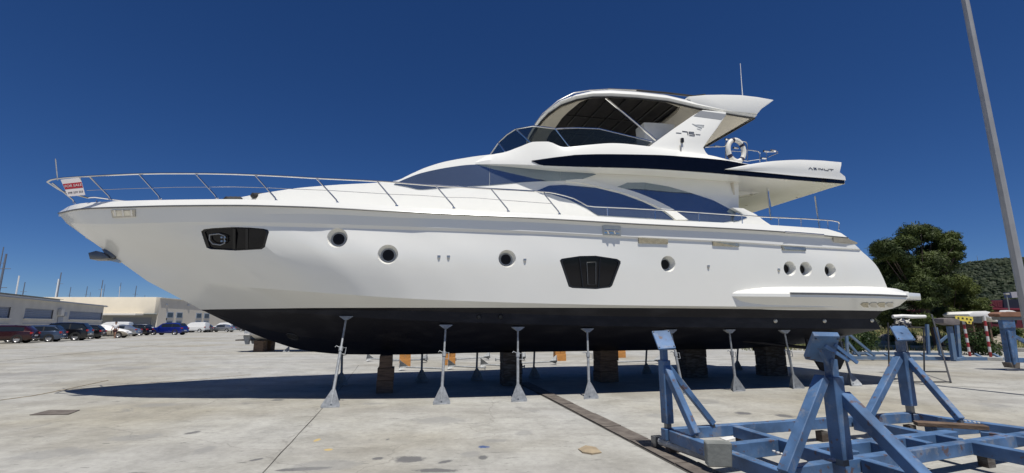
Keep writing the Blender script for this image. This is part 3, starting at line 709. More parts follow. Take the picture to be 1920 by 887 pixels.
pul = mirror(top_)[::-1]+[Vector((tip.x-.12, -.1, tip.z-.02)), Vector((tip.x-.14, 0, tip.z-.02)), Vector((tip.x-.12, .1, tip.z-.02))][::-1]+top_
BR = MB().tube(pul, .02, 8).build('bow_rail', M['chrome'], Y)
for i, (a, b) in enumerate(stn):
    for sg in (1, -1):
        if i == 0: A = P(98, 343, RL); 
        else: A = P(*a, RL)
        B = P(*b, RLb); A = Vector((A.x, A.y*sg, A.z)); B = Vector((B.x, B.y*sg, B.z)); k = A.lerp(B, .93); k.z = B.z+.06
        MB().tube([A, k, B], .016, 8).build('stanchion', M['chrome'], BR)
        MB().lathe([(.035, 0), (.035, .015), (.02, .03)], 10, Matrix.Translation(B-Vector((0, 0, .01)))).build('stanchion_base', M['chrome'], BR)
wire = [(163, 357), (234, 354), (330, 351), (440, 350.5), (498, 352), (560, 355), (620, 357.3), (680, 361), (736, 364.5), (790, 366.5), (835, 370), (890, 371), (938, 375), (1036, 382)]
for sg in (1, -1):
    q = [P(u, v, lambda s, z: (RL(s, z)+RLb(s, z))/2) for u, v in wire]; MB().tube([Vector((p.x, p.y*sg, p.z)) for p in q], .006, 5).build('guard_wire', M['chrome'], BR)
sl_ = lambda s, z: -2.55
side = [(1002, 358.6), (1030, 360.5), (1044, 363), (1060, 367), (1076, 372), (1090, 379.5), (1101, 385.6), (1115, 387.3), (1176, 390), (1255, 394.5), (1340, 400.4), (1400, 404.6), (1428, 406.5), (1509, 410), (1560, 413.5), (1572, 416), (1574, 420), (1573, 431)]
rail('side_rail', side, sl_, .017, [((1139, 388.5), (1139.5, 405)), ((1228, 393), (1228.5, 411)), ((1310.5, 398.5), (1311, 417)), ((1391, 404), (1392, 421)), ((1460, 408), (1461, 424)), ((1502, 410), (1503, 427)), ((1552, 413), (1553, 430))], None, .012)
# flybridge aft rail
lr = lambda s, z: -2.1
rail('flybridge_rail', [(1322, 275.8), (1345, 275), (1360, 274.5), (1362, 262.5), (1368, 261), (1385, 263), (1399, 266.5), (1402, 272), (1402, 303)], lr, .014, [((1361, 275), (1361, 299))], None, .012, far=False)
rail('flybridge_rail', [(1395, 280.8), (1410, 282), (1422, 284), (1425, 288), (1425, 303)], lr, .014, [((1437, 285), (1438, 303))], None, .012, far=False)
rail('flybridge_rail', [(1434, 284.5), (1458, 284.5), (1458.5, 287), (1440, 294.5)], lr, .014, None, None, .012, far=False)
rail('flybridge_rail', [(1380, 300), (1402, 302), (1424, 298.5)], lr, .012, None, None, .012, far=False)
rail('flybridge_rail', [(1365, 283), (1402, 284.8)], lr, .009, None, None, .012, far=False)
for u, v in ((1363, 261.7), (1344, 275), (1378.5, 278), (1435, 284), (1449, 282.5), (1431, 297)):
    a = P(u, v, lr); MB().tube([a+Vector((-.07, -.02, 0)), a+Vector((.07, -.02, 0))], .03, 8).build('rail_fitting', M['chrome'], Y)
# dark rolled cushions on the foredeck
for (c_, w, h_) in (((437, 371), 15, 5), ((483, 364), 10, 3)):
    a = P(c_[0]-w, c_[1]+5, -.6); b = P(c_[0]+w, c_[1]+1, -.6)
    mb = MB(); n = 8
    mb.tube([a.lerp(b, i/n)+Vector((0, -.1+.2*i/n, 0)) for i in range(n+1)], [.03]+[.075-.008*(i % 2) for i in range(n-1)]+[.03], 10)
    mb.build('rolled_cushion', M['rubber'], Y)
# ---------------------------------------------------------------- loose things on the yacht
def to_world(o): o.location = YC + Matrix.Rotation(YAW, 3, 'Z') @ Vector(o.location); o.rotation_euler = (o.rotation_euler[0], o.rotation_euler[1], o.rotation_euler[2]+YAW)
c = P(1380, 282.5, -2.22)
lb = empty('lifebuoy', c, label='white lifebuoy with dark straps hung on the upper aft rail', cat='lifebuoy'); to_world(lb)
R0, r0 = .275, .062; pts = [Vector((R0*cos(2*pi*k/36)*.95, 0, R0*sin(2*pi*k/36)*1.08)) for k in range(37)]
mb = MB()
rings = []
for k in range(36):
    a = 2*pi*k/36; cc = Vector((R0*.88*cos(a), 0, R0*1.1*sin(a))); d = Vector((cos(a), 0, sin(a)))
    rings.append([cc+(d*cos(2*pi*j/10)+Vector((0, 1, 0))*sin(2*pi*j/10))*r0 for j in range(10)])
rings.append(rings[0]); mb.grid([r+[r[0]] for r in rings]); mb.build('ring', M['white_ring'], lb)
for a0_ in (.45, 1.75, 3.6, 5.25):
    rr_ = []
    for k in range(4):
        a = a0_+k*.09; cc = Vector((R0*.88*cos(a), 0, R0*1.1*sin(a))); d = Vector((cos(a), 0, sin(a)))
        rr_.append([cc+(d*cos(2*pi*j/10)+Vector((0, 1, 0))*sin(2*pi*j/10))*(r0+.005) for j in range(11)])
    MB().grid(rr_).build('strap', M['navycloth'], lb)
# FOR SALE board
lfS = lambda s, z: RL(s, z)-.05
S4 = [P(u, v, lfS) for u, v in [(113.5, 337), (151.5, 332.5), (160, 366), (128, 369.5)]]
c = S4[0].lerp(S4[2], .5)
S4 = [P(u, v, c.y) for u, v in [(113.5, 337), (150.5, 332.8), (159.5, 365.5), (127.5, 368.5)]]
sg_ = empty('for_sale_sign', c, label='white FOR SALE board with red band tied to the bow rail', cat='sign'); to_world(sg_)
def sq(a, b): return (S4[0].lerp(S4[1], a)).lerp(S4[3].lerp(S4[2], a), b)-c
M['signwhite'] = mat('sign_white', (.66, .62, .60), .5, var=.04); M['signred'] = mat('sign_red', (.36, .02, .03), .5, var=.05)
MB().prism([sq(0, 0), sq(1, 0), sq(1, 1), sq(0, 1)], (0, .01, 0)).build('board', M['signwhite'], sg_)
MB().prism([sq(.02, .26)+Vector((0, -.003, 0)), sq(1, .26)+Vector((0, -.003, 0)), sq(1, .58)+Vector((0, -.003, 0)), sq(.02, .58)+Vector((0, -.003, 0))], (0, .002, 0)).build('red_band', M['signred'], sg_)
def text(s_, size, m, parent, loc, rot=(pi/2, 0, 0), ex=.001, sx=1.0, name='lettering', align='CENTER'):
    cu = bpy.data.curves.new(name, 'FONT'); cu.body = s_; cu.size = size; cu.extrude = ex; cu.align_x = align; cu.align_y = 'CENTER'
    tmp = bpy.data.objects.new('tmp', cu); COL.objects.link(tmp); bpy.context.view_layer.update()
    me = bpy.data.meshes.new_from_object(tmp.evaluated_get(bpy.context.evaluated_depsgraph_get())); bpy.data.objects.remove(tmp)
    me.materials.clear(); me.materials.append(m)
    o = put(name, me, parent, loc, rot); o.scale = (sx, 1, 1); return o
e1 = (sq(1, .42)-sq(0, .42)); tilt = -atan2(e1.z, e1.x)
W1 = e1.length
text('FOR SALE', W1*.235, M['signwhite'], sg_, sq(.52, .42)+Vector((0, -.006, 0)), rot=(pi/2, tilt, 0), sx=.92)
text('098 239 255', W1*.17, M['ink'], sg_, sq(.52, .80)+Vector((0, -.004, 0)), rot=(pi/2, tilt, 0), sx=.95)
# ================================================================== GROUND
STAINS = [((.10, .10, .105), .85, [(770, 861, 66, 12, 0), (708, 860, 24, 6, 0), (833, 866, 36, 6, -.2), (820, 882, 80, 7, .02), (727, 824, 8, 4, 0), (362, 811, 30, 4, -.25), (480, 862, 26, 3, -.2), (1470, 780, 36, 7, .02), (520, 750, 30, 3, 0), (1395, 775, 30, 5, 0), (905, 858, 20, 8, 0), (560, 880, 90, 5, -.05)]),
          ((.22, .22, .215), .5, [(880, 852, 40, 14, 0), (620, 872, 120, 18, -.08), (840, 788, 120, 13, .02), (985, 812, 36, 10, 0), (930, 826, 46, 7, 0), (385, 843, 34, 7, -.5), (1235, 780, 44, 9, .1), (1330, 752, 54, 9, 0), (700, 757, 64, 4, -.05), (1000, 770, 28, 6, 0), (1640, 785, 64, 10, .05), (1860, 760, 64, 8, .03), (100, 850, 180, 16, -.03), (250, 820, 120, 9, -.04), (60, 700, 150, 8, -.03), (240, 690, 120, 6, 0), (300, 760, 90, 6, 0), (640, 690, 60, 5, 0)]),
          ((.03, .07, .20), .9, [(905, 838, 20, 5, .1)]), ((.50, .36, .12), .8, [(616, 843, 16, 4, 0), (595, 825, 9, 5, 0)])]
def yard_material():
    m = bpy.data.materials.new('worn_concrete'); m.use_nodes = True; t = m.node_tree; b = t.nodes['Principled BSDF']; N = t.nodes.new; L = t.links.new
    tc = N('ShaderNodeTexCoord').outputs['Object']
    def noi(scale, detail=6, rough=.6, mp=None, dist=0):
        n = N('ShaderNodeTexNoise'); n.inputs['Scale'].default_value = scale; n.inputs['Detail'].default_value = detail; n.inputs['Roughness'].default_value = rough; n.inputs['Distortion'].default_value = dist
        s = tc
        if mp: q = N('ShaderNodeMapping'); q.inputs['Scale'].default_value = mp[0]; q.inputs['Rotation'].default_value = (0, 0, mp[1]); L(tc, q.inputs[0]); s = q.outputs[0]
        L(s, n.inputs['Vector']); return n.outputs[0]
    def ramp(src, stops):
        r = N('ShaderNodeValToRGB'); L(src, r.inputs[0]); e = r.color_ramp.elements
        while len(e) < len(stops): e.new(.5)
        for k, (p, c) in enumerate(stops): e[k].position = p; e[k].color = (*c, 1) if not isinstance(c, float) else (c, c, c, 1)
        return r.outputs[0]
    def mixc(f, a, c, mode='MIX'):
        x = N('ShaderNodeMix'); x.data_type = 'RGBA'; x.blend_type = mode
        if isinstance(f, float): x.inputs[0].default_value = f
        else: L(f, x.inputs[0])
        for k, s in ((6, a), (7, c)):
            if isinstance(s, tuple): x.inputs[k].default_value = (*s, 1)
            else: L(s, x.inputs[k])
        return x.outputs[2]
    base = ramp(noi(.16, 4, .55), [(.36, (.33, .31, .255)), (.5, (.385, .378, .345)), (.66, (.40, .40, .385))])
    fine = ramp(noi(9, 8, .75), [(.3, .80), (.7, 1.12)])
    c = mixc(1.0, base, fine, 'MULTIPLY')
    mid = ramp(noi(1.3, 7, .7, dist=.4), [(.32, .76), (.6, 1.07)])
    c = mixc(1.0, c, mid, 'MULTIPLY')
    # long streaks left by wheels and hosing
    st = ramp(noi(1.0, 5, .65, ((.09, .9, 1), .16)), [(.42, 0.0), (.68, 1.0)])
    c = mixc(mixf(N, L, st, .45), c, (.21, .20, .185))
    # dark oily blotches, scuffs
    bl = ramp(noi(.85, 9, .72, dist=.8), [(.60, 0.0), (.68, 1.0)])
    c = mixc(mixf(N, L, bl, .6), c, (.15, .15, .15))
    sc = ramp(noi(5.5, 7, .68, ((.3, 1.5, 1), .25), .5), [(.63, 0.0), (.67, 1.0)])
    c = mixc(mixf(N, L, sc, .75), c, (.09, .088, .085))
    wh = ramp(noi(3.1, 4, .6, ((.5, 1.3, 1), 1.1)), [(.70, 0.0), (.76, 1.0)])
    c = mixc(mixf(N, L, wh, .6), c, (.56, .56, .53))
    # paint and oil stains with soft ragged outlines
    grit = noi(14, 6, .75); wob = noi(1.6, 5, .6, dist=.6)
    for colr, k_, lst in STAINS:
        acc = None
        for (u, v, w_, h_, sk) in lst:
            cx = G(u, v); ax = G(u+w_/2, v+sk*w_/2)-cx; ay = G(u, v+h_/2)-cx
            q = N('ShaderNodeMapping'); q.vector_type = 'TEXTURE'; q.inputs['Location'].default_value = cx; q.inputs['Rotation'].default_value = (0, 0, atan2(ax.y, ax.x)); q.inputs['Scale'].default_value = (ax.length, max(.02, ay.length), 1)
            L(tc, q.inputs[0]); ln = N('ShaderNodeVectorMath'); ln.operation = 'LENGTH'; L(q.outputs[0], ln.inputs[0])
            a1 = N('ShaderNodeMath'); a1.operation = 'MULTIPLY_ADD'; L(wob, a1.inputs[0]); a1.inputs[1].default_value = 2.4; L(ln.outputs['Value'], a1.inputs[2])
            a2 = N('ShaderNodeMath'); a2.operation = 'MULTIPLY_ADD'; L(grit, a2.inputs[0]); a2.inputs[1].default_value = 1.3; L(a1.outputs[0], a2.inputs[2])
            mr = N('ShaderNodeMapRange'); L(a2.outputs[0], mr.inputs[0]); mr.inputs[1].default_value = 2.95; mr.inputs[2].default_value = 2.55; mr.inputs[3].default_value = 0; mr.inputs[4].default_value = 1
            if acc is None: acc = mr.outputs[0]
            else:
                mx = N('ShaderNodeMath'); mx.operation = 'MAXIMUM'; L(acc, mx.inputs[0]); L(mr.outputs[0], mx.inputs[1]); acc = mx.outputs[0]
        c = mixc(mixf(N, L, acc, k_), c, colr)
    fl = ramp(noi(21, 4, .6, ((.4, 1.3, 1), .1)), [(.665, 0.0), (.70, 1.0)])
    c = mixc(mixf(N, L, fl, .65), c, (.10, .10, .095))
    # hairline cracks
    v = N('ShaderNodeTexVoronoi'); v.feature = 'DISTANCE_TO_EDGE'; v.inputs['Scale'].default_value = .23
    w = N('ShaderNodeMix'); w.data_type = 'VECTOR'; w.inputs[0].default_value = .12; L(tc, w.inputs[4]); 
    nn = N('ShaderNodeTexNoise'); nn.inputs['Scale'].default_value = 1.2; nn.inputs['Detail'].default_value = 6; L(tc, nn.inputs['Vector']); 
    sc2 = N('ShaderNodeVectorMath'); sc2.operation = 'SCALE'; sc2.inputs['Scale'].default_value = 6; L(nn.outputs['Color'], sc2.inputs[0])
    ad = N('ShaderNodeVectorMath'); ad.operation = 'ADD'; L(tc, ad.inputs[0]); 
    sc3 = N('ShaderNodeVectorMath'); sc3.operation = 'SCALE'; sc3.inputs['Scale'].default_value = .14; L(sc2.outputs[0], sc3.inputs[0]); L(sc3.outputs[0], ad.inputs[1]); L(ad.outputs[0], v.inputs['Vector'])
    cr = ramp(v.outputs['Distance'], [(.0, 1.0), (.0025, 0.0)])
    c = mixc(mixf(N, L, cr, .38), c, (.14, .13, .12))
    L(c, b.inputs['Base Color']); b.inputs['Roughness'].default_value = .82; b.inputs['Specular IOR Level'].default_value = .3
    bp = N('ShaderNodeBump'); bp.inputs['Distance'].default_value = .004; bp.inputs['Strength'].default_value = .8; L(noi(30, 6, .7), bp.inputs['Height']); L(bp.outputs[0], b.inputs['Normal'])
    return m
def mixf(N, L, s, k):
    m = N('ShaderNodeMath'); m.operation = 'MULTIPLY'; m.inputs[1].default_value = k; L(s, m.inputs[0]); return m.outputs[0]
M['yard'] = yard_material()
M['earth'] = mat('dry_earth', (.20, .16, .10), .95, var=.3, scale=.5, col2=(.11, .12, .05), bump=.05, bscale=3)
def sheet(name, pts, z, m, **k):
    return MB().add([(x, y, z) for x, y in pts], [tuple(range(len(pts)))]).build(name, m, kind='structure', **k)
sheet('ground', [(-3000, -600), (3000, -600), (3000, 3000), (-3000, 3000)], -.03, M['earth'])
sheet('concrete_yard', [(-260, -120), (120, -120), (120, 22.5), (33, 29.0), (14, 33), (-6, 60), (-20, 170), (-260, 170)], 0, M['yard'])
M['joint'] = mat('joint_filler', (.06, .056, .05), .9, var=.3)
M['tanline'] = mat('old_hose', (.30, .25, .18), .8, var=.3)
def strip(name, pts, w, z, m, jitter=0):
    pts = [Vector((p[0], p[1], z)) for p in pts]; mb = MB(); A, B = [], []
    q = []
    for a, b in zip(pts, pts[1:]):
        n = max(1, int((b-a).length/.5)) if jitter else 1
        q += [a.lerp(b, i/n)+Vector((random.uniform(-1, 1), random.uniform(-1, 1), 0))*jitter for i in range(n)]
    q.append(pts[-1])
    for i, p in enumerate(q):
        d = (q[min(i+1, len(q)-1)]-q[max(0, i-1)]).normalized(); x = Vector((-d.y, d.x, 0))*w/2*(1 if not jitter else random.uniform(.6, 1.2))
        A.append(p+x); B.append(p-x)
    return mb.grid([A, B]).build(name, m, kind='structure')
strip('slab_joint', [G(0, 678)+Vector((-12, -16, 0)), G(0, 678), G(200, 657), G(460, 629.5), (-30, 90)], .07, .004, M['joint'], .01)
strip('slab_joint', [G(480, 900), G(620, 750), (-4.6, 13.5), (-6, 19)], .014, .004, M['joint'], .008)
strip('slab_joint', [G(1380, 700), G(1620, 716), G(1920, 731), (18, 11)], .03, .004, M['joint'], .01)
strip('slab_joint', [(-9, 3.2), (-1, 4.1), (1.9, 4.35)], .02, .004, M['joint'], .01)
# drain channel with rusty cover boards lying in it
M['rust'] = mat('rusty_cover', (.095, .08, .07), .85, var=.4, scale=6, bump=.004, col2=(.16, .14, .12), c2pos=(.4, .7))
a, b = Vector((0.42, 13.4)), Vector((2.62, 3.6))
dd = (b-a).normalized(); nx = Vector((-dd.y, dd.x))
a = Vector((.80, 11.21))-dd*2.2
sheet('drain_channel', [tuple(a+nx*.17), tuple(a+dd*10.5+nx*.17), tuple(a+dd*10.5-nx*.17), tuple(a-nx*.17)], .004, M['joint'])
dr = tag(empty('drain_cover', (a.x, a.y, 0)), 'row of rusty brown boards covering the drain channel across the yard', 'drain cover')
k = 0; s_ = .02
while s_ < 10.3:
    l_ = random.uniform(.85, 1.15); p = dd*(s_+l_/2)
    MB().box((0, 0, 0), (l_-.03, random.uniform(.27, .30), .012)).build('cover_board', M['rust'], dr).matrix_local = Matrix.Translation((p.x, p.y, .013+random.uniform(0, .006))) @ Matrix.Rotation(atan2(dd.y, dd.x)+random.uniform(-.01, .01), 4, 'Z')
    s_ += l_
# manhole plate
pl = [G(55, 779), G(128, 778), G(150, 769.5), G(92, 769.8)]
c = sum(pl, Vector())/4
o = tag(MB().prism([p-c+Vector((0, 0, .012)) for p in pl], (0, 0, -.008)).build('steel_plate', M['rust']), 'flat rusty steel plate set in the concrete near the bow shadow', 'plate'); o.location = c
def hose(pts, r, m, label, cat='hose', name='hose'):
    q = [Vector((p[0], p[1], r+.002)) for p in pts]; c = q[0].copy(); c.z = 0
    o = MB().tube([p-c for p in q], r, 6).build(name, m); o.location = c; return tag(o, label, cat)
hose([G(-60, 762), G(0, 751), G(60, 743), G(110, 733.5), G(150, 725), G(203, 713.5)], .007, M['tanline'], 'tan hose trailing over the concrete left of the bow shadow')
hose([G(106, 732.5), G(170, 728), G(300, 717), G(400, 709), G(470, 703)], .005, M['tanline'], 'thin tan line lying along the far edge of the bow shadow', 'rope', 'rope')
# scraps
M['card'] = mat('brown_card', (.30, .24, .16), .9, var=.2); M['rag'] = mat('white_rag', (.62, .62, .60), .9, var=.1)
def scrap(name, px, z, m, label, cat, h=.03, seed=1):
    random.seed(seed); q = [G(u, v) for u, v in px]; c = sum(q, Vector())/len(q); mb = MB(); n = len(q)
    top = [p-c+Vector((0, 0, z+random.uniform(.2, 1)*h)) for p in q]; mid = Vector((0, 0, z+h*1.4)); bot = [Vector((p.x, p.y, z)) for p in top]
    mb.add(top+[mid]+bot, [(i, (i+1) % n, n) for i in range(n)]+[(i, n+1+i, n+1+(i+1) % n, (i+1) % n) for i in range(n)])
    o = mb.build(name, m, ang=20); o.location = c; return tag(o, label, cat)
scrap('cardboard_scrap', [(1084, 843), (1098, 839), (1117, 842), (1128, 850), (1110, 853), (1092, 850)], .002, M['card'], 'torn brown cardboard scrap on the concrete in front of the drain', 'litter', .03)
scrap('rag', [(1770, 846), (1785, 838), (1800, 843), (1806, 850), (1788, 853)], .002, M['rag'], 'crumpled white rag on the ground between the cradle beams', 'litter', .03, 3)
scrap('paper_scrap', [(1350, 822), (1385, 815), (1392, 819), (1362, 827)], .002, M['rag'], 'flat white paper lying under the left bay of the cradle', 'litter', .008, 5)
scrap('leaf_litter', [(1735, 853), (1750, 850), (1768, 855), (1752, 859)], .002, M['rubber'], 'dark crumpled litter beside the white rag', 'litter', .02, 6)
random.seed(11)

# ================================================================== STANDS AND BLOCKS UNDER THE YACHT
def W_(p): return YC + Matrix.Rotation(YAW, 3, 'Z') @ Vector(p)
def stand(foot, top, label, m=None, collar=.62, group='galvanised stands propping the yacht', k=1.0):
    m = m or M['galv']; foot = Vector(foot); r = empty('boat_stand', foot, label=label, cat='boat stand', group=group)
    T = Vector(top)-foot; ax = T.normalized(); x = Vector((cos(YAW), sin(YAW), 0)); y = Vector((-sin(YAW), cos(YAW), 0))
    mb = MB(); hB = .36*k; w = .20*k
    for a in (.0, 2.09, 4.19):
        d = x*cos(a-.5)+y*sin(a-.5); n = Vector((-d.y, d.x, 0))*.004
        up = ax*hB
        mb.prism([up+d*.012, up-d*.0, Vector((0, 0, .012)), d*w+Vector((0, 0, .012)), d*w+Vector((0, 0, .05)), up*.9+d*.05], n)
    mb.prism([x*(w*cos(a))+y*(w*sin(a)) for a in (-.5, 1.59, 3.69)], (0, 0, .01))
    mb.build('base', m, r, merge=0)
    c = T*collar
    MB().tube([ax*.05, c], .03*k, 10).build('outer_tube', m, r)
    MB().tube([c, T-ax*.05], .021*k, 10).build('screw_tube', m, r)
    mb = MB(); mb.tube([c-ax*.07, c+ax*.03], .042*k, 10)
    mb.tube([c+x*.04, c+x*.10+ax*.01, c+x*.10-ax*.12, c+x*.03-ax*.13], .009*k, 6); mb.tube([c-x*.04+ax*.02, c-x*.10+ax*.05, c-x*.12+ax*.02], .01*k, 6)
    mb.build('collar', m, r)
    mb = MB(); q = T-ax*.01
    mb.prism([q+x*a+ax*b-y*.05 for a, b in [(-.14, 0), (.14, 0), (.14, -.015), (.03, -.09), (-.03, -.09), (-.14, -.015)]], y*.1)
    mb.build('pad', m, r)
    return r
near_st = [((620, 763), (650, 592), 'nearest the bow, leaning well inward'), ((827, 757), (836, 608), 'second from the bow, in front of a thin dark stand'), ((971, 752), (971, 612), 'third from the bow, in front of the second timber pillar'),
           ((1105, 747), (1101, 615), 'fourth from the bow, just right of the drain channel'), ((1282, 739), (1257, 617), 'half hidden behind the left blue cradle post'), ((1381, 733), (1367, 617), 'just right of the wide dark timber pillar'),
           ((1492, 728), (1470, 618), 'in front of the aftmost timber pillar'), ((1600, 723), (1573, 629), 'last one, under the stern behind the blue pad')]
for f_, t_, w in near_st:
    p, n = onB(*t_)
    if p is None: p = P(*t_, -2.3)
    stand(G(*f_), W_(p), 'grey steel stand '+w)
far_st = [(640, 722, 'dark far side stand behind the bow stand'), (790, 715, 'thin dark far side stand between the first and second timber pillars, left one'), (893, 712, 'dark far side stand left of the second timber pillar'), (1000, 708, 'dark far side stand right of the second timber pillar'), (1210, 700, 'dark far side stand left of the blue post with square pad'), (1381, 694, 'dark far side stand right of the widest timber pillar')]
for u, v, w in far_st:
    g = G(u, v); l = MI @ g; stand(g, W_((l.x-.02, l.y-.35, 1.45)), w, group='galvanised stands propping the yacht')
def block(u, v, w, d, h, label, m, rows, split=None, rz=YAW, topw=None, group='timber blocks under the keel'):
    g = G(u, v)+Vector((0, d/2, 0)); r = empty('timber_block', g, rz, label=label, cat='timber block', group=group)
    z = 0; hh = h/rows
    for i in range(rows):
        ww = (topw or w) if i == rows-1 else w
        if i % 2 == 0 or split is None:
            MB().box((random.uniform(-.01, .01), 0, z+hh/2), (ww, d, hh-.006), rot=(0, 0, random.uniform(-.03, .03))).build('timber', m, r, bevel=.008, seg=1)
        else:
            for k in (-1, 1): MB().box((k*ww/4, 0, z+hh/2), (ww/2-.008, d*.97, hh-.006), rot=(0, 0, random.uniform(-.02, .02))).build('timber', m, r, bevel=.008, seg=1)
        z += hh
    return r
block(716, 738, .38, .5, .86, 'dark narrow timber pillar under the forward keel', M['timber'], 3, None, topw=.30)
M['timber2'] = mat('dark_wet_timber', (.06, .045, .035), .85, var=.5, scale=5, bump=.006, col2=(.12, .11, .10), stretch=(1, 1, 4))
block(958, 724, .50, .5, .86, 'timber pillar with a pale worn patch behind the third stand', M['timber2'], 3, None)
block(1140, 717, .55, .5, .86, 'brown timber pillar between the drain and the left blue post', M['timber'], 3, 1)
block(1305, 708, .72, .5, .87, 'broad dark timber pillar right of the blue post with square pad', M['timber2'], 3, 1)
block(1456, 705, .75, .5, .90, 'dark timber pillar under the stern running gear', M['timber2'], 3, 1)
# things lying on the concrete beyond the yacht
def obl(u, v, w, h, label): return block(u, v, w, .35, h, label, M['orange'], 2, 1, rz=.2, group='orange timber blocks beyond the keel')
obl(757, 688, .42, .62, 'orange timber block behind the far stand near the first pillar'); obl(842, 685, .42, .62, 'orange timber block right of the second near stand')
obl(1050, 677, .48, .62, 'orange timber block right of the second timber pillar'); obl(1163, 671, .52, .62, 'orange timber block partly behind the brown third timber pillar')
obl(686, 0, 0, 0, '') if False else None
def lying(u, v, ang, L_, label):
    g = G(u, v); r = empty('lying_stand', g, ang, label=label, cat='boat stand', group='stands lying on the concrete behind the yacht')
    MB().tube([(0, 0, .13), (L_, 0, .06)], .028, 8).build('tube', M['galv'], r)
    mb = MB()
    for a in (0, 2.09, 4.19): mb.prism([(.3, 0, .14), (.02, .0, .14), (.0, .20*cos(a), .19+.19*sin(a)), (.02, .20*cos(a), .19+.19*sin(a))], (0, .006, .003))
    mb.prism([(0, .2*cos(a), .19+.19*sin(a)) for a in (-.52, 1.57, 3.66)], (.008, 0, 0)); mb.build('base', M['galv'], r, merge=0)
    MB().box((L_+.01, 0, .06), (.03, .22, .1)).build('pad', M['galv'], r)
for k, (u, v, a, L_) in enumerate([(749, 695, .05, 1.5), (840, 693, .02, 1.3), (901, 690, -.05, 1.6), (1044, 684, 3.2, 1.6), (688, 678, .0, 1.7), (918, 675, 3.4, 1.5), (985, 676, 3.3, 1.3), (1240, 682, 3.1, 1.8), (800, 680, 2.9, 1.6)]):
    lying(u, v, a, L_, ['grey stand lying by the first orange block', 'grey stand lying by the second orange block', 'dark stand lying with its base left of the second pillar', 'stand lying with a boxy base left of the third orange block', 'stand lying with its triangular base left of the first timber pillar',
          'stand lying farther back above the third far stand', 'stand lying just right of the second timber pillar', 'stand lying near the foot of the widest timber pillar', 'stand lying between the two left orange blocks'][k])

# ================================================================== BLUE CRADLE IN FRONT
def blue_material():
    m = mat('cradle_blue_paint', (.062, .130, .255), .55, var=.4, scale=3.5, bump=.0015, bscale=60)
    t = m.node_tree; b = t.nodes['Principled BSDF']; old = b.inputs['Base Color'].links[0].from_socket
    n = t.nodes.new('ShaderNodeTexNoise'); n.inputs['Scale'].default_value = 5; n.inputs['Detail'].default_value = 9; n.inputs['Roughness'].default_value = .72
    tc = t.nodes.new('ShaderNodeTexCoord'); t.links.new(tc.outputs['Object'], n.inputs['Vector'])
    r = t.nodes.new('ShaderNodeValToRGB'); r.color_ramp.elements[0].position = .54; r.color_ramp.elements[1].position = .68; r.color_ramp.elements[0].color = (0, 0, 0, 1); r.color_ramp.elements[1].color = (.75, .75, .75, 1)
    t.links.new(n.outputs[0], r.inputs[0]); x = t.nodes.new('ShaderNodeMix'); x.data_type = 'RGBA'; t.links.new(r.outputs[0], x.inputs[0]); t.links.new(old, x.inputs[6]); x.inputs[7].default_value = (.22, .23, .25, 1)
    n2 = t.nodes.new('ShaderNodeTexNoise'); n2.inputs['Scale'].default_value = 11; n2.inputs['Detail'].default_value = 7; t.links.new(tc.outputs['Object'], n2.inputs['Vector'])
    r2 = t.nodes.new('ShaderNodeValToRGB'); r2.color_ramp.elements[0].position = .62; r2.color_ramp.elements[1].position = .68; r2.color_ramp.elements[0].color = (0, 0, 0, 1); r2.color_ramp.elements[1].color = (.8, .8, .8, 1); t.links.new(n2.outputs[0], r2.inputs[0])
    y = t.nodes.new('ShaderNodeMix'); y.data_type = 'RGBA'; t.links.new(r2.outputs[0], y.inputs[0]); t.links.new(x.outputs[2], y.inputs[6]); y.inputs[7].default_value = (.10, .05, .03, 1)
    t.links.new(y.outputs[2], b.inputs['Base Color']); return m
M['blue'] = blue_material()
M['greyconc'] = mat('grey_concrete_block', (.18, .19, .18), .9, var=.2, scale=6, bump=.004, bscale=30)
CO = Vector((1.97, 6.27, 0))
cr = empty('boat_cradle', CO, label='faded blue steel boat cradle with three padded posts in front of the stern', cat='boat cradle')
def cb(a, b, w=.105, h=.135, zt=.30, name='beam', m=None, ext=0):
    a = Vector((a[0], a[1], zt-h/2))-CO; b = Vector((b[0], b[1], zt-h/2))-CO; d = (b-a).normalized(); 
    return MB().beam(a-d*ext, b+d*ext, w, h).build(name, m or M['blue'], cr, bevel=.006, seg=1)
cb((1.90, 6.25), (5.98, 7.37))
cb((1.99, 6.17), (2.56, 4.15), zt=.298)
cb((2.90, 6.43), (3.27, 5.05), zt=.297)
cb((2.12, 5.42), (3.05, 5.76), h=.17, zt=.296)
cb((2.45, 4.62), (6.95, 6.31), zt=.299)
cb((3.22, 5.40), (5.45, 6.16), w=.13, h=.17, zt=.295)
cb((4.85, 6.98), (5.04, 6.10), w=.12, h=.16, zt=.294)
for x0_ in (3.55, 4.1, 4.65, 5.15): cb((x0_-.05, 5.43+(x0_-3.22)*.34), (x0_+.02, 5.09+(x0_-3.22)*.34), w=.10, h=.15, zt=.293)
cb((5.17, 5.62), (5.95, 3.3), zt=.297)
cb((5.93, 7.27), (7.1, 5.4), w=.14, zt=.297)
cb((5.80, 6.15), (6.45, 5.3), w=.10, h=.10, zt=.292)
cb((5.45, 6.50), (6.35, 6.72), w=.10, h=.14, zt=.293)
cb((3.46, 4.93), (3.72, 3.9), zt=.297)
cb((2.62, 4.08), (3.9, 4.4), zt=.296)
for p in ((2.0, 6.25), (5.85, 7.3), (2.45, 4.66), (3.9, 5.15), (5.4, 5.72), (4.3, 6.9), (3.0, 6.5)):   # skids
    MB().box((p[0]-CO.x, p[1]-CO.y, .067), (.12, .10, .13), rot=(0, 0, .28)).build('skid', M['timber2'], cr)
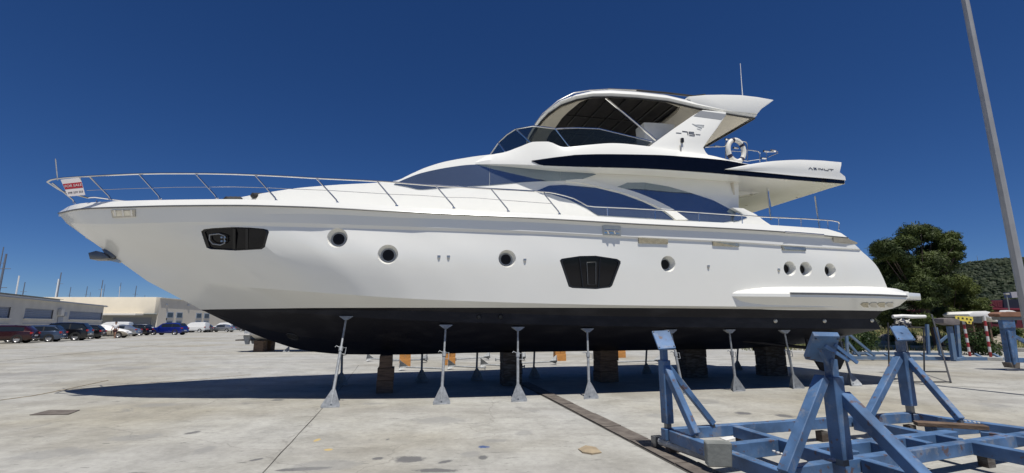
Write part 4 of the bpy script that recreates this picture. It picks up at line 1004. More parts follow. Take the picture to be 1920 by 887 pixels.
def post(base, zt, w, screw, pad, pw, braces, padth=.03, lean=(0, 0), padm=None):
    b = Vector((base[0], base[1], .30))-CO; t = Vector((base[0]+lean[0], base[1]+lean[1], zt))-CO
    p = MB().beam(b+Vector((0, 0, screw)), t, w, w, up=Vector((1, .35, 0))).build('post', M['blue'], cr, bevel=.008, seg=1)
    MB().beam(b-Vector((0, 0, .02)), b+Vector((0, 0, screw+.01)), w*.55, w*.55, up=Vector((1, .35, 0))).build('post_foot', M['rub'], p)
    MB().beam(t, t+Vector((0, 0, .16)), w*.62, w*.62, up=Vector((1, .35, 0))).build('slide_tube', M['blue'], p)
    q = [Vector(x)-CO for x in pad]; n = (q[1]-q[0]).cross(q[3]-q[0]).normalized()
    if n.y > 0: n = -n
    pd = MB().prism([x+n*padth/2 for x in q], -n*padth).build('pad', padm or M['blue'], p, bevel=.004, seg=1)
    c = sum(q, Vector())/4
    MB().beam(t+Vector((0, 0, .1)), c, w*.4, w*.6).build('pad_bracket', M['blue'], p)
    for a in q:
        aa = c.lerp(a, .85)+n*padth/2; MB().tube([aa, aa+n*.012], .009, 6).build('bolt', M['rub'], pd)
    for (pa, pb, wd) in braces:
        pa = Vector(pa)-CO; pb = Vector(pb)-CO; d = (pb-pa).normalized()
        br = MB().beam(pa, pb, wd, wd).build('brace', M['blue'], cr, bevel=.006, seg=1)
        MB().beam(pb-d*.04, pb+Vector((0, 0, -.05)), wd*.5, wd*.7).build('brace_lug', M['rub'], br)
    return p
YA = 6.27
post((1.97, 6.27), at(1243, 690, YA).z+.10, .115, .06, [at(1222, 622, 6.36), at(1254.5, 620.5, 6.36), at(1267, 653.5, 6.10), at(1235, 656, 6.10)], .2,
     [(at(1248, 688, YA-.02), G(1305, 815, .33), .085), (at(1252, 687, YA+.03), G(1337, 794, .33), .07)])
YCC = 7.33
post((5.92, 7.33), at(1690, 660, YCC).z, .14, .10, [at(1668, 612.5, 7.5), at(1698, 612, 7.5), at(1716.5, 638, 7.2), at(1683, 639, 7.2)], .2,
     [(at(1684, 672, YCC-.05), G(1629, 778, .33), .10), (at(1701, 672, YCC), G(1801, 787, .33), .085)])
YB = 4.76
post((3.13, YB), at(1556, 705, YB).z, .135, .04, [at(1524.5, 626, 4.55), at(1573, 627, 4.55), at(1560, 679, 4.92), at(1508, 670, 4.92)], .2,
     [(at(1541, 708, YB-.02), G(1471, 888, .30), .10), (at(1580, 742, YB), G(1765, 930, .30), .11)], padth=.05)
# turnbuckle bits on post B, wear pad edge
c = at(1556, 655, 4.72)-CO
MB().beam(c+Vector((-.12, -.12, .04)), c+Vector((.10, -.1, -.10)), .02, .03).build('pad_lever', M['blue'], cr)
MB().beam(c+Vector((-.03, -.12, .05)), c+Vector((.18, -.1, -.12)), .02, .03).build('pad_lever', M['blue'], cr)
for u, v in [(1451, 847), (1459, 850), (1467, 853), (1475, 856)]+[(1810, 790), (1818, 791), (1827, 792.5), (1835, 793.5)]:
    p = G(u, v, .315)-CO; MB().tube([p, p+Vector((0, 0, .012))], .016, 8).build('pin_hole_bush', M['rag'], cr)
pa, pb = G(1238, 824, .12), G(1326, 853, .12)
MB().tube([pa-CO+Vector((-.02, -.08, 0)), pb-CO+Vector((-.03, -.1, 0))], .05, 10).build('outrigger_tube', M['galv'], cr)
MB().box(pa-CO+Vector((-.03, .02, -.02)), (.14, .10, .12), rot=(0, 0, .3)).build('outrigger_shoe', M['rub'], cr, bevel=.01)
tw = G(1800, 812, .30)
o = tag(MB().box((0, 0, .03), (.72, .13, .05)).box((.03, .11, .025), (.6, .08, .04)).build('timber_plank', M['timber'], bevel=.004, seg=1), 'weathered brown plank resting across the right cradle beams', 'plank'); o.location = Vector((5.55, 6.28, .302)); o.rotation_euler = (0, 0, -.35)
q = [at(u, v, 4.86)-CO for u, v in [(1324, 830), (1373, 831), (1373.5, 877), (1327, 876)]]
MB().prism(q, (.02, .12, 0)).build('end_block', M['greyconc'], cr, bevel=.01, seg=1)
# ================================================================== LIGHT POLE
M['poleconc'] = mat('grey_pole_paint', (.34, .34, .34), .5, var=.12, scale=2, metal=.3)
o = tag(MB().tube([(0, 0, 0), (0, 0, 3), (0, 0, 8), (0, 0, 14)], [.10, .094, .08, .062], 8).build('pole', M['poleconc'], ang=20), 'tall tapering grey lamp post at the right edge', 'lamp post')
o.name = 'lamp_post'; o.location = (11.75, 10.85, 0)
MB().tube([(0, 0, 14), (-.3, -.1, 14.35), (-1.2, -.4, 14.45)], .04, 8).build('lamp_arm', M['poleconc'], o); MB().box((-1.4, -.46, 14.43), (.6, .25, .12), rot=(0, 0, .32)).build('lamp_head', M['poleconc'], o, bevel=.02)

# ================================================================== BACKGROUND RIGHT
M['weedgreen'] = mat('dry_grass', (.17, .15, .06), .95, var=.35, scale=1.5, col2=(.09, .11, .035), c2pos=(.45, .6), bump=.03, bscale=6)
M['kerb'] = mat('kerb_concrete', (.42, .41, .37), .85, var=.15, scale=4, bump=.003)
mb = MB(); R_ = []
def bank(x, y):
    d = max(0, (y-31+.12*(x-20))/8); return .02+min(1, d)**1.4*1.0+.3*noise.noise(Vector((x*.35, y*.35, 0)))*min(1, d*1.5)
for j in range(36):
    y = 24+j*.9; R_.append([Vector((x, y+max(0, (20-x))*.30, bank(x, y)-.03)) for x in [5+i*1.2 for i in range(90)]])
tag(MB().grid(R_).build('grass_bank', M['weedgreen'], ang=80), kind='structure')
def kerb_line(pts, w, h, name='kerb', z=0):
    mb = MB()
    for a, b in zip(pts, pts[1:]): mb.beam((a[0], a[1], z+h/2), (b[0], b[1], z+h/2), w, h)
    return tag(mb.build(name, M['kerb'], bevel=.01, seg=1), kind='structure')
k1 = [G(1640, 660), G(1770, 663), G(1960, 668)]
kerb_line([G(1620, 652.5), G(1760, 656), G(1960, 661)], .35, .22)
kerb_line([G(1806, 674), G(1882, 677)], .35, .14, 'kerb')
# leafy stuff helpers
def leaf_cloud(centres, n, size, seed, flat=1.0, bias=.0, asp=None):
    random.seed(seed); mb = MB(); vs, fs = [], []
    tot = sum(r**2 for _, r in centres)
    for c, r in centres:
        for k in range(max(3, int(n*r*r/tot))):
            a = random.uniform(0, 2*pi); z = random.uniform(-1, 1); q = sqrt(1-z*z); rr = r*random.uniform(.1, 1.0)**.6*(1+.35*max(0, random.gauss(0, .5)))
            d = Vector((cos(a)*q, sin(a)*q, z*flat)); p = Vector(c)+d*rr*(1+.25*noise.noise(d*2+Vector(c)))
            s = size*random.uniform(.5, 1.25); wd = .28 if asp is None else asp
            u = Vector((random.gauss(0, 1), random.gauss(0, 1), random.gauss(0, 1))).normalized(); v = u.cross(d+Vector((.01, 0, .02))).normalized()
            i = len(vs); vs += [p-u*s*.5, p+v*s*wd, p+u*s*.5+Vector((0, 0, s*.15)), p-v*s*wd]; fs.append((i, i+1, i+2, i+3))
    mb.v = vs; mb.f = fs; return mb
def leafmat(name, a, b, scale=1.2):
    m = mat(name, a, .6, var=.1, scale=scale, col2=b, c2pos=(.38, .62), spec=.25)
    t = m.node_tree; bs = t.nodes['Principled BSDF']
    tr = t.nodes.new('ShaderNodeBsdfTranslucent'); mx = t.nodes.new('ShaderNodeMixShader'); mx.inputs[0].default_value = .18
    t.links.new(bs.inputs['Base Color'].links[0].from_socket, tr.inputs[0]); t.links.new(bs.outputs[0], mx.inputs[1]); t.links.new(tr.outputs[0], mx.inputs[2]); t.links.new(mx.outputs[0], t.nodes['Material Output'].inputs[0]); return m
M['pine'] = leafmat('pine_needles', (.022, .038, .009), (.075, .10, .024), .8)
M['pine2'] = leafmat('pine_needles_light', (.04, .06, .014), (.11, .135, .034), .8)
M['shrub'] = leafmat('shrub_leaves', (.02, .04, .012), (.05, .085, .02), 2.5)
M['bark'] = mat('pine_bark', (.07, .05, .04), .9, var=.4, scale=4, bump=.02, bscale=12)
def tree(name, base, trunk, blobs, n, size, label, lm, seed):
    r = empty(name, base, label=label, cat='tree'); B = Vector(base)
    mb = MB(); mb.tube([Vector(p)-B for p, _ in trunk], [q for _, q in trunk], 9)
    tp = Vector(trunk[-1][0])-B; mid = Vector(trunk[len(trunk)//2][0])-B
    random.seed(seed)
    for c, rad in blobs:
        c = Vector(c)-B; s = mid.lerp(tp, random.random()); m2 = s.lerp(c, .5)+Vector((0, 0, -.25)); mb.tube([s, m2, c], [trunk[-1][1]*.35, trunk[-1][1]*.25, .02], 5)
    mb.build('trunk', M['bark'], r, merge=0)
    leaf_cloud([(Vector(c)-B, rad) for c, rad in blobs], n, size, seed, .7, 0, .13).build('crown', lm, r, merge=0)
    return r
def blobset(px, Y, r, seed, dy=1.6, k=3):
    random.seed(seed); out = []
    for (u, v, rr) in px:
        for j in range(k):
            p = at(u+random.uniform(-1, 1)*rr*.6, v+random.uniform(-1, 1)*rr*.45, Y+random.uniform(-dy, dy)); out.append((p, rr*Y/900*random.uniform(.5, 1.25)))
    return out
TY = 30.0
tb = G(1762, 666); tb = Vector((at(1762, 650, TY).x, TY, 0))
crown = [(1655, 470, 17), (1650, 500, 18), (1668, 525, 18), (1690, 460, 20), (1700, 500, 26), (1720, 448, 22), (1735, 485, 28), (1740, 530, 26), (1765, 460, 20), (1782, 452, 16), (1790, 475, 14), (1765, 500, 20), (1700, 545, 26), (1670, 560, 22), (1730, 570, 22), (1690, 590, 22), (1660, 585, 18), (1725, 600, 16), (1752, 440, 12), (1732, 434, 10), (1795, 462, 9), (1690, 490, 22), (1710, 515, 20), (1680, 540, 22), (1750, 545, 22), (1665, 480, 16), (1775, 485, 18), (1770, 520, 16), (1745, 515, 20)]
tree('pine_tree', tb, [((tb.x, TY, 0), .26), ((tb.x-.15, TY, 1.2), .22), ((tb.x-.6, TY, 2.6), .18), ((tb.x-1.0, TY, 3.8), .12)], blobset(crown, TY, 1, 3), 170000, .24, 'large dark green pine tree rising behind the yacht stern', M['pine'], 5)
T2 = 32.5
tb2 = Vector((at(1790, 640, T2).x, T2, 0))
crown2 = [(1775, 530, 16), (1800, 535, 16), (1765, 560, 18), (1790, 565, 22), (1815, 560, 14), (1825, 575, 12), (1780, 592, 20), (1805, 590, 16), (1830, 590, 10), (1760, 600, 16), (1783, 612, 12), (1838, 565, 10), (1845, 582, 9), (1812, 545, 12)]
tree('pine_tree', tb2, [((tb2.x, T2, 0), .2), ((tb2.x-.1, T2, 1.3), .16), ((tb2.x, T2, 2.5), .1)], blobset(crown2, T2, 1, 4), 80000, .22, 'lower rounded light green pine to the right of the large one', M['pine2'], 6)
def shrub(u, v, Y, w, h, label, seed, n=2600):
    g = Vector((at(u, v, Y).x, Y, bank(at(u, v, Y).x, Y)-.05 if Y > 24 else 0)); random.seed(seed)
    bl = [(Vector((random.uniform(-w/2, w/2), random.uniform(-.5, .5), h*random.uniform(.25, .75))), h*.42) for _ in range(7)]
    r = empty('shrub', g, label=label, cat='shrub'); leaf_cloud(bl, n, .13, seed).build('foliage', M['shrub'], r, merge=0)
    mb = MB()
    for k in range(4): mb.tube([(0, 0, 0), (random.uniform(-.2, .2), 0, h*.3), (random.uniform(-w/3, w/3), 0, h*.6)], [.03, .02, .01], 5)
    mb.build('stem', M['bark'], r)
shrub(1612, 660, 25.5, 1.5, 1.35, 'green shrub seen under the stern between blue frames', 21)
shrub(1826, 668, 25.0, 1.2, 1.3, 'dark round shrub between the two red and white posts', 22)
shrub(1700, 640, 33, 1.8, .8, 'pale green bush on the bank below the large pine', 23)
shrub(1885, 640, 34, 1.3, .7, 'small bush on the bank near the orange topped stand', 24)
# boulders on the bank
M['rock'] = mat('pale_rubble', (.30, .26, .21), .95, var=.25, scale=2, bump=.03, bscale=6)
random.seed(31)
for k in range(16):
    u = random.uniform(1790, 1885) if k < 11 else random.uniform(1650, 1720); Yr = random.uniform(31, 34.5); p = at(u, 635, Yr); s = random.uniform(.3, .75)
    bm = bmesh.new(); bmesh.ops.create_icosphere(bm, subdivisions=2, radius=s)
    sd_ = random.random()*50
    for v in bm.verts: v.co *= 1+.35*noise.noise(v.co*1.6/s*.6+Vector((sd_, 0, 0))); v.co.z *= .7
    fin(bm, 40); me = bpy.data.meshes.new('boulder'); bm.to_mesh(me); bm.free(); me.materials.append(M['rock'])
    tag(put('boulder', me, None, (p.x, Yr, bank(p.x, Yr)+.05)), 'pale rubble boulder on the grassy bank behind the yard', 'boulder', 'pale boulders on the bank')
random.seed(33)
def tufts(n, area, hh, seed, zf, name, m):
    random.seed(seed); vs, fs = [], []
    for _ in range(n):
        x, y = area(); z = zf(x, y); a = random.uniform(0, pi); d = Vector((cos(a), sin(a), 0))*.02; h_ = hh*random.uniform(.4, 1.2); l = Vector((random.gauss(0, .06), random.gauss(0, .06), h_)); i = len(vs); p = Vector((x, y, z))
        vs += [p-d, p+d, p+l]; fs.append((i, i+1, i+2))
    mb = MB(); mb.v = vs; mb.f = fs; return tag(mb.build(name, m, merge=0), kind='stuff')
M['straw'] = mat('straw_grass', (.24, .21, .10), .9, var=.3, scale=.8, col2=(.10, .13, .04), c2pos=(.4, .6))
o = tufts(15000, lambda: (random.uniform(14, 46), random.uniform(28.5, 42)), .34, 41, lambda x, y: bank(x, y)-.05, 'grass', M['straw'])
tag(o, 'dry straw coloured grass covering the bank', 'grass')
# red and white marker posts, yellow sign
M['red'] = mat('red_paint', (.30, .03, .03), .5, var=.15); M['whitep'] = mat('white_paint', (.60, .58, .55), .55, var=.1); M['yellow'] = mat('yellow_sign', (.75, .60, .10), .5, var=.1, scale=5)
def marker(foot, topv, u1, label, Yt):
    f = G(*foot); t = at(u1, topv, f.y+.05); r = empty('marker_post', f, label=label, cat='marker post', group='red and white marker posts'); d = t-f; n = 8
    for k in range(n): MB().tube([d*(k/n), d*((k+1)/n)], .055, 8).build('band', M['red'] if k % 2 == 0 else M['whitep'], r)
    return r, f, t
marker((1819, 668), 600, 1806, 'red and white post carrying the yellow sign', 0)
marker((1858, 670), 592, 1845, 'red and white post in front of the covered white dinghy', 0)
Ys = G(1819, 668).y-.1
q = [at(u, v, Ys) for u, v in [(1791, 592), (1824, 594), (1825, 602), (1822, 603.5), (1822, 608), (1814, 607), (1812, 603), (1792, 600)]]; c = q[0].copy(); c = sum(q, Vector())/len(q)
ys = empty('yellow_sign', c, label='small yellow notice board with dark marks on a striped post', cat='sign'); MB().prism([p-c for p in q], (0, .02, 0)).build('board', M['yellow'], ys)
for u, v in ((1797, 596.5), (1805, 597), (1813, 598), (1820, 599.5), (1817.5, 604.5)):
    p = at(u, v, Ys)-c; MB().prism([p+Vector((a, -.006, b)) for a, b in [(-.05, .03), (-.01, .05), (.05, .02), (.03, -.05), (.0, -.01), (-.04, -.04)]], (0, -.004, 0)).build('dark_mark', M['blacktrim'], ys)
# covered dinghy behind
Yd = 27.5; zz = lambda u, v: at(u, v, Yd)
dg_ = [(1816, 589), (1826, 584), (1850, 583.2), (1857, 585), (1864, 592), (1872, 602), (1871, 604), (1858, 597), (1847, 593), (1820, 594)]
q = [zz(u, v) for u, v in dg_]; c = sum(q, Vector())/len(q)
di = empty('covered_dinghy', Vector((c.x, Yd, 0)), label='white covered dinghy with pointed bow raised behind the marker posts', cat='dinghy')
c0 = Vector((c.x, Yd, 0)); mb = MB(); mb.prism([p-c0 for p in q], (0, 1.7, 0)); mb.build('cover', M['whiteplastic'], di, bevel=.06, ang=40)
q = [zz(u, v) for u, v in [(1822, 594.2), (1847, 593.4), (1846, 606), (1826, 604)]]; MB().prism([p-c0+Vector((0, .15, 0)) for p in q], (0, 1.4, 0)).build('dinghy_hull', M['greyconc'], di)
for dx in (-.6, .35): MB().box((dx, .8, zz(1840, 604).z/2), (.1, 1.2, zz(1840, 604).z)).build('support', M['timber'], di)
# blue stand with orange timber on top, right edge
def bigstand(u0_, v0_, Y_, label):
    b0 = Vector((at(u0_, 640, Y_).x, Y_, 0)); r = empty('timber_topped_stand', b0, label=label, cat='boat stand')
    return b0, r
b0, r = bigstand(1893, 690, 16.6, 'chipped blue steel stand carrying a long orange brown timber at the right edge')
def pb(px, d, m, name, dy=0, bev=.01): 
    q = [at(u, v, 16.6)-b0+Vector((0, dy, 0)) for u, v in px]; return MB().prism(q, (0, d, 0)).build(name, m, r, bevel=bev, seg=1)
pb([(1867, 589), (1873, 585), (1960, 585), (1960, 594), (1870, 594)], .4, mat('orange_brown_timber', (.19, .095, .06), .85, var=.3, scale=3, bump=.004), 'top_timber', -.1)
pb([(1871, 594.2), (1960, 594.2), (1960, 600), (1874, 600)], .3, M['rub'], 'top_plate', -.05)
pb([(1876, 598), (1900, 598), (1903, 614), (1880, 616)], .16, M['blue'], 'head_plate', -.04)
pb([(1884, 614), (1904, 612), (1911, 682), (1896, 684)], .2, M['blue'], 'column')
pb([(1886, 620), (1890, 620), (1902, 682), (1898, 684)], .06, M['blue'], 'column_flange', -.07)
pb([(1905, 625), (1960, 652), (1960, 662), (1906, 632)], .08, M['blue'], 'side_brace', .1)
pb([(1908, 671), (1960, 673), (1960, 681), (1909, 680)], .2, M['blue'], 'base_beam', .0)
pb([(1893, 680), (1912, 680), (1912, 691), (1898, 690)], .3, M['rust'], 'foot', -.02)
q = [at(u, v, 16.55) for u, v in [(1886, 585), (1888, 581.5), (1900, 582.5), (1908, 585)]]; c = q[0]
o = MB().prism([p-c for p in q], (0, .25, 0)).build('folded_cloth', M['whiteplastic'], bevel=.02); o.location = c; tag(o, 'folded white cloth lying on the orange brown timber', 'cloth')
# background cradle
g0 = G(1600, 676); M['oldblue'] = mat('sun_bleached_blue', (.085, .15, .25), .65, var=.35, scale=3, col2=(.16, .20, .25), c2pos=(.5, .7))
bc = empty('boat_cradle', g0, label='long low blue cradle with tall slim posts farther back behind the stern', cat='boat cradle')
YQ = g0.y
def bq(a, b, w, Ya=None, Yb=None, name='brace', m=None, zfl=True):
    A = at(*a, Ya or YQ)-g0; B = at(*b, Yb or YQ)-g0; return MB().beam(A, B, w*.72, w*.72).build(name, m or M['oldblue'], bc)
bq((1592, 671), (1880, 673), .2, name='beam', Yb=YQ+.0); bq((1600, 662), (1800, 664), .16, YQ+2.2, YQ+2.2, 'beam')
bq((1592, 627), (1640, 667), .12); bq((1588, 640), (1612, 668), .12); bq((1587, 625), (1589, 668), .14, name='post')
bq((1738, 608), (1741, 664), .15, YQ+1, YQ+1, 'post'); bq((1754, 614), (1764, 664), .15, YQ+1, YQ+1, 'post'); bq((1758, 645), (1776, 630), .12, YQ+1, YQ+1)
bq((1780, 612), (1789, 675), .22, YQ-.4, YQ-.4, 'post'); bq((1794, 610), (1799, 672), .17, YQ, YQ, 'post'); bq((1786, 677), (1806, 672), .18, YQ-.4, YQ, 'foot')
q = [at(u, v, YQ-.6)-g0 for u, v in [(1769, 597), (1783, 596), (1800, 599), (1800, 609), (1786, 610), (1770, 606)]]; MB().prism(q, (0, .5, 0)).build('pad', mat('grey_pad', (.17, .15, .145), .8, var=.2), bc, bevel=.02)
for u in range(1605, 1880, 34): bq((u, 672), (u-14, 664), .12, YQ, YQ+2, 'cross_beam')
# trestle of thin dark tubes
M['dark'] = mat('dark_painted_tube', (.03, .03, .032), .5, var=.3)
tg = G(1700, 712); tr = empty('tube_trestle', tg, label='thin dark tube trestle standing behind the cradle post with a white roll on top', cat='trestle')
def tt(a, b, Ya, Yb, r_=.022): MB().tube([at(*a, Ya)-tg, at(*b, Yb)-tg], r_, 6).build('tube', M['dark'], tr)
yf = G(1783, 718).y; ybk = G(1733, 705).y+.6
tt((1665, 605), (1667, 692), ybk, ybk); tt((1732, 614), (1733, 697), ybk, ybk); tt((1667, 613), (1733, 614), ybk, ybk); tt((1704, 696.5), (1775, 697), yf, yf)
tt((1747, 590), (1783, 718), ybk, yf); tt((1699, 640), (1712, 718), ybk, yf); tt((1670, 697), (1733, 696), ybk, ybk); tt((1712, 716), (1783, 716), yf, yf, .015)
q0 = at(1674, 594, ybk); q1 = at(1735, 593.5, ybk)
o = MB().tube([Vector((0, 0, 0)), (q1-q0)*.3+Vector((0, 0, .02)), (q1-q0)*.6, q1-q0], [.06, .055, .06, .05], 8).build('rolled_awning', M['whiteplastic']); o.location = q0; tag(o, 'white rolled awning lying across the dark trestle', 'awning')
# pile under it
random.seed(51); pc = at(1693, 606, ybk); 
bm = bmesh.new(); bmesh.ops.create_icosphere(bm, subdivisions=3, radius=.24)
for v in bm.verts: v.co *= 1+.55*noise.noise(v.co*9)+.3*noise.noise(v.co*21); v.co.z *= .55; v.co.y *= .6
fin(bm, 25); me = bpy.data.meshes.new('rope_bundle'); bm.to_mesh(me); bm.free(); me.materials.append(mat('rope_white_and_navy', (.03, .035, .06), .9, scale=11, col2=(.55, .53, .47), c2pos=(.5, .56)))
o = put('rope_bundle', me); o.location = pc; tag(o, 'tangled white and dark rope bundle hanging on the trestle', 'rope')
MB().tube([(-.25, 0, .15), (-.35, .0, -.9)], .02, 6).build('hanging_end', M['dark'], o)
# red restaurant building and sign
YR = 62
M['maroon'] = mat('maroon_cladding', (.10, .012, .022), .6, var=.1); M['navywall'] = mat('navy_panel', (.012, .014, .03), .5); M['maroonletter'] = mat('maroon_lettering', (.15, .03, .04), .5)
rc = Vector((at(1905, 600, YR).x, YR, 0)); rb_ = empty('restaurant_building', rc, label='low dark red flat roofed building with pale lettering beyond the dinghy', cat='building')
def bb(px, d, m, name, dy=0, parent=None): q = [at(u, v, YR)-rc+Vector((0, dy, 0)) for u, v in px]; return MB().prism(q, (0, d, 0)).build(name, m, parent or rb_, bevel=.03, seg=1)
bb([(1828, 578), (2040, 585), (2040, 640), (1828, 640)], 12, M['maroon'], 'wall'); bb([(1822, 577), (2045, 580), (2045, 585), (1822, 580)], 12.6, mat('dark_red_fascia', (.16, .015, .03), .5), 'fascia', -.3)
bb([(1842, 564), (1886, 563), (1886, 577), (1842, 577)], .5, M['maroon'], 'sign_board', .4); bb([(1890, 561), (1921, 561), (1930, 578), (1892, 578)], 5, M['navywall'], 'navy_panel', .6)
for k in range(6):
    bb([(1832+k*28, 592), (1850+k*28, 592), (1850+k*28, 606), (1832+k*28, 606)], .1, M['blackglass'], 'window', -.06)
p = at(1864, 570.5, YR)-rc; text('DINE', .95, M['maroonletter'], rb_, p+Vector((0, .36, 0)), sx=1.25)
q = [at(u, v, YR+2)-rc for u, v in [(1895, 548), (1915, 546.5), (1918, 557), (1898, 558.5)]]; MB().prism(q, (0, 1, 0)).build('roof_unit', mat('roof_unit_grey', (.38, .38, .42), .6), rb_)
lp_ = Vector((at(1891, 580, 55).x, 55, 0)); o = MB().tube([(0, 0, 0), at(1887, 552, 55)-lp_], [.09, .05], 8).build('street_lamp', M['poleconc']); o.location = lp_; tag(o, 'thin pale street lamp in front of the red building', 'street lamp')
MB().box(at(1887, 551.5, 55)-lp_, (.45, .3, .12)).build('lamp_head', M['whitep'], o, bevel=.03)
# HILL with scrub
def hillz(x, y):
    # ridge running to the right, 430 m away
    s = max(0, min(1, (x-260)/150)); s = s*s*(3-2*s); d = max(0, min(1, (y-170)/230)); d = d*d*(3-2*d)
    return 53*s*d+1.5*noise.noise(Vector((x*.02, y*.02, 3)))*s*d-.1
R_ = [[Vector((x, y, hillz(x, y))) for x in [150+i*14 for i in range(70)]] for y in [150+j*14 for j in range(34)]]
M['hill'] = mat('hill_scrub_ground', (.022, .030, .014), .95, var=.3, scale=.05, col2=(.045, .05, .025), bump=.5, bscale=.4)
tag(MB().grid(R_).build('hill', M['hill'], ang=80), kind='structure')
M['maquis'] = leafmat('hill_maquis', (.015, .025, .011), (.036, .048, .021), .06)
random.seed(61); vs, fs = [], []
ico = bmesh.new(); bmesh.ops.create_icosphere(ico, subdivisions=1, radius=1); iv = [v.co.copy() for v in ico.verts]; if_ = [[v.index for v in f.verts] for f in ico.faces]; ico.free()
for k in range(11000):
    u = random.uniform(1700, 2050); y = 180+230*random.random()**.8; x = (u-960)/865*y*1.0
    z = hillz(x, y); s = random.uniform(1.0, 2.6); n0 = len(vs); o_ = Vector((random.random()*90, 0, 0))
    for c in iv: vs.append(Vector((x, y, z+s*.35))+Vector((c.x*s, c.y*s, c.z*s*.75))*(1+.5*noise.noise(c*1.7+o_)))
    fs += [tuple(n0+i for i in f) for f in if_]
mb = MB(); mb.v = vs; mb.f = fs; o = mb.build('hill_scrub', M['maquis'], merge=0, ang=10); tag(o, 'dark green maquis scrub covering the hill', 'scrub', kind='stuff')
hp = at(1834, 492, 415); o = MB().tube([Vector((0, 0, -2)), Vector((0, 0, 6))], [.25, .12], 5).build('pylon', M['poleconc']); o.location = hp; tag(o, 'thin mast standing on the crest of the green hill', 'mast')
# ================================================================== BACKGROUND LEFT
M['render_grey'] = mat('grey_render', (.58, .56, .51), .9, var=.08, scale=.6, bump=.004, bscale=12)
M['render_cream'] = mat('cream_render', (.80, .72, .57), .9, var=.05, scale=.4, bump=.004, bscale=12)
M['render_white'] = mat('white_render', (.72, .69, .62), .9, var=.05)
M['louvre'] = mat('grey_louvre', (.33, .35, .39), .5, var=.1); M['roofdark'] = mat('dark_solar_panel', (.02, .022, .028), .25, var=.2)
M['blueframe'] = mat('grey_blue_frame', (.30, .34, .40), .5); M['dimglass'] = mat('dim_window_glass', (.05, .07, .10), .1)
A0 = Vector((-38.5, 22.4, 0)); B0 = Vector((-64.0, 74.4, 0)); dW = (B0-A0).normalized(); LW_ = (B0-A0).length; aW = atan2(dW.y, dW.x)
wa = empty('workshop_building', A0, aW, label='long low grey rendered workshop with louvred windows and dark roof panels', cat='building')
WI = (Matrix.Translation(A0) @ Matrix.Rotation(aW, 4, 'Z')).inverted()
def onw(u, v, y=0.0):
    e = WI @ Vector((0, 0, EYE)); d = WI.to_3x3() @ ray(u, v); t = (y-e.y)/d.y; p = e+d*t; return p
H_ = 4.2
wins = [(-60, -20, 577, 592), (-8, 18, 577.5, 592), (45.5, 99, 580.2, 592), (130, 191.5, 583, 594)]
edges = []
for a, b, c, d in wins: edges.append((onw(a, 590).x, onw(b, 590).x, onw((a+b)/2, d).z, onw((a+b)/2, c).z))
# wall in pieces round the openings
xs_ = [-2.0]; mb = MB()
zlo = min(e[2] for e in edges); zhi = max(e[3] for e in edges)
zlo, zhi = 2.15, 3.25
cur = -2.0
for a, b, _, _ in edges:
    mb.box(((cur+a)/2, .15, H_/2), (a-cur, .3, H_)); mb.box(((a+b)/2, .15, zlo/2), (b-a, .3, zlo)); mb.box(((a+b)/2, .15, (zhi+H_)/2), (b-a, .3, H_-zhi)); cur = b
mb.box(((cur+LW_)/2, .15, H_/2), (LW_-cur, .3, H_)); mb.box((LW_-.15, 7.3, H_/2), (.3, 14, H_)); mb.box((-2, 7.3, H_/2), (.3, 14, H_)); mb.box((LW_/2-1, 14.3, H_/2), (LW_+2, .3, H_))
mb.build('wall', M['render_grey'], wa, merge=1e-3)
MB().box((LW_/2-1, 7.2, H_+.06), (LW_+2.6, 15, .22)).build('roof_slab', M['render_grey'], wa, bevel=.02)
MB().box((LW_/2-1, -.32, H_+.05), (LW_+2.4, .3, .12)).build('gutter', M['louvre'], wa)
x1_ = onw(128, 568).x
for k in range(9):
    L8 = (x1_+8)/9; MB().box((-8+L8*(k+.5), 2.0, H_+.62), (L8-.08, 3.0, .05), rot=(.12, 0, 0)).build('solar_panel', M['roofdark'], wa)
MB().box(((x1_-8)/2, .9, H_+.3), (x1_+8, .1, .35)).build('panel_rack', M['rub'], wa)
sm = None
for a, b, _, _ in edges:
    w = MB().box(((a+b)/2, .28, (zlo+zhi)/2), (b-a, .04, zhi-zlo)).build('window', M['dimglass'], wa)
    if sm is None or abs(sm[1]-(b-a)) > .05:
        sm = (MB().box((0, 0, 0), (b-a-.1, .05, .16), rot=(-.35, 0, 0)).build('tmp', M['louvre']), b-a)
        dat = sm[0].data; bpy.data.objects.remove(sm[0]); sm = (dat, b-a)
    for k in range(6): put('slat', sm[0], w, ((a+b)/2, .12, zlo+.10+k*.185))
    MB().box(((a+b)/2, .0, zlo-.05), (b-a+.2, .34, .1)).build('sill', M['render_white'], w)
    MB().box(((a+b)/2, .0, zlo-.55), (b-a, .1, .07)).build('ledge', M['louvre'], wa)
xa_, za_ = onw(111, 586).x, 2.9
MB().box((xa_, -.2, 2.95), (1.0, .35, .8)).build('air_conditioner', M['render_white'], wa, bevel=.03); MB().box((xa_+1.3, -.15, 2.75), (.7, .3, .55)).build('air_conditioner', M['louvre'], wa, bevel=.03)
MB().box((xa_+.5, -.04, 1.3), (1.5, .12, 2.2)).build('door', M['louvre'], wa)
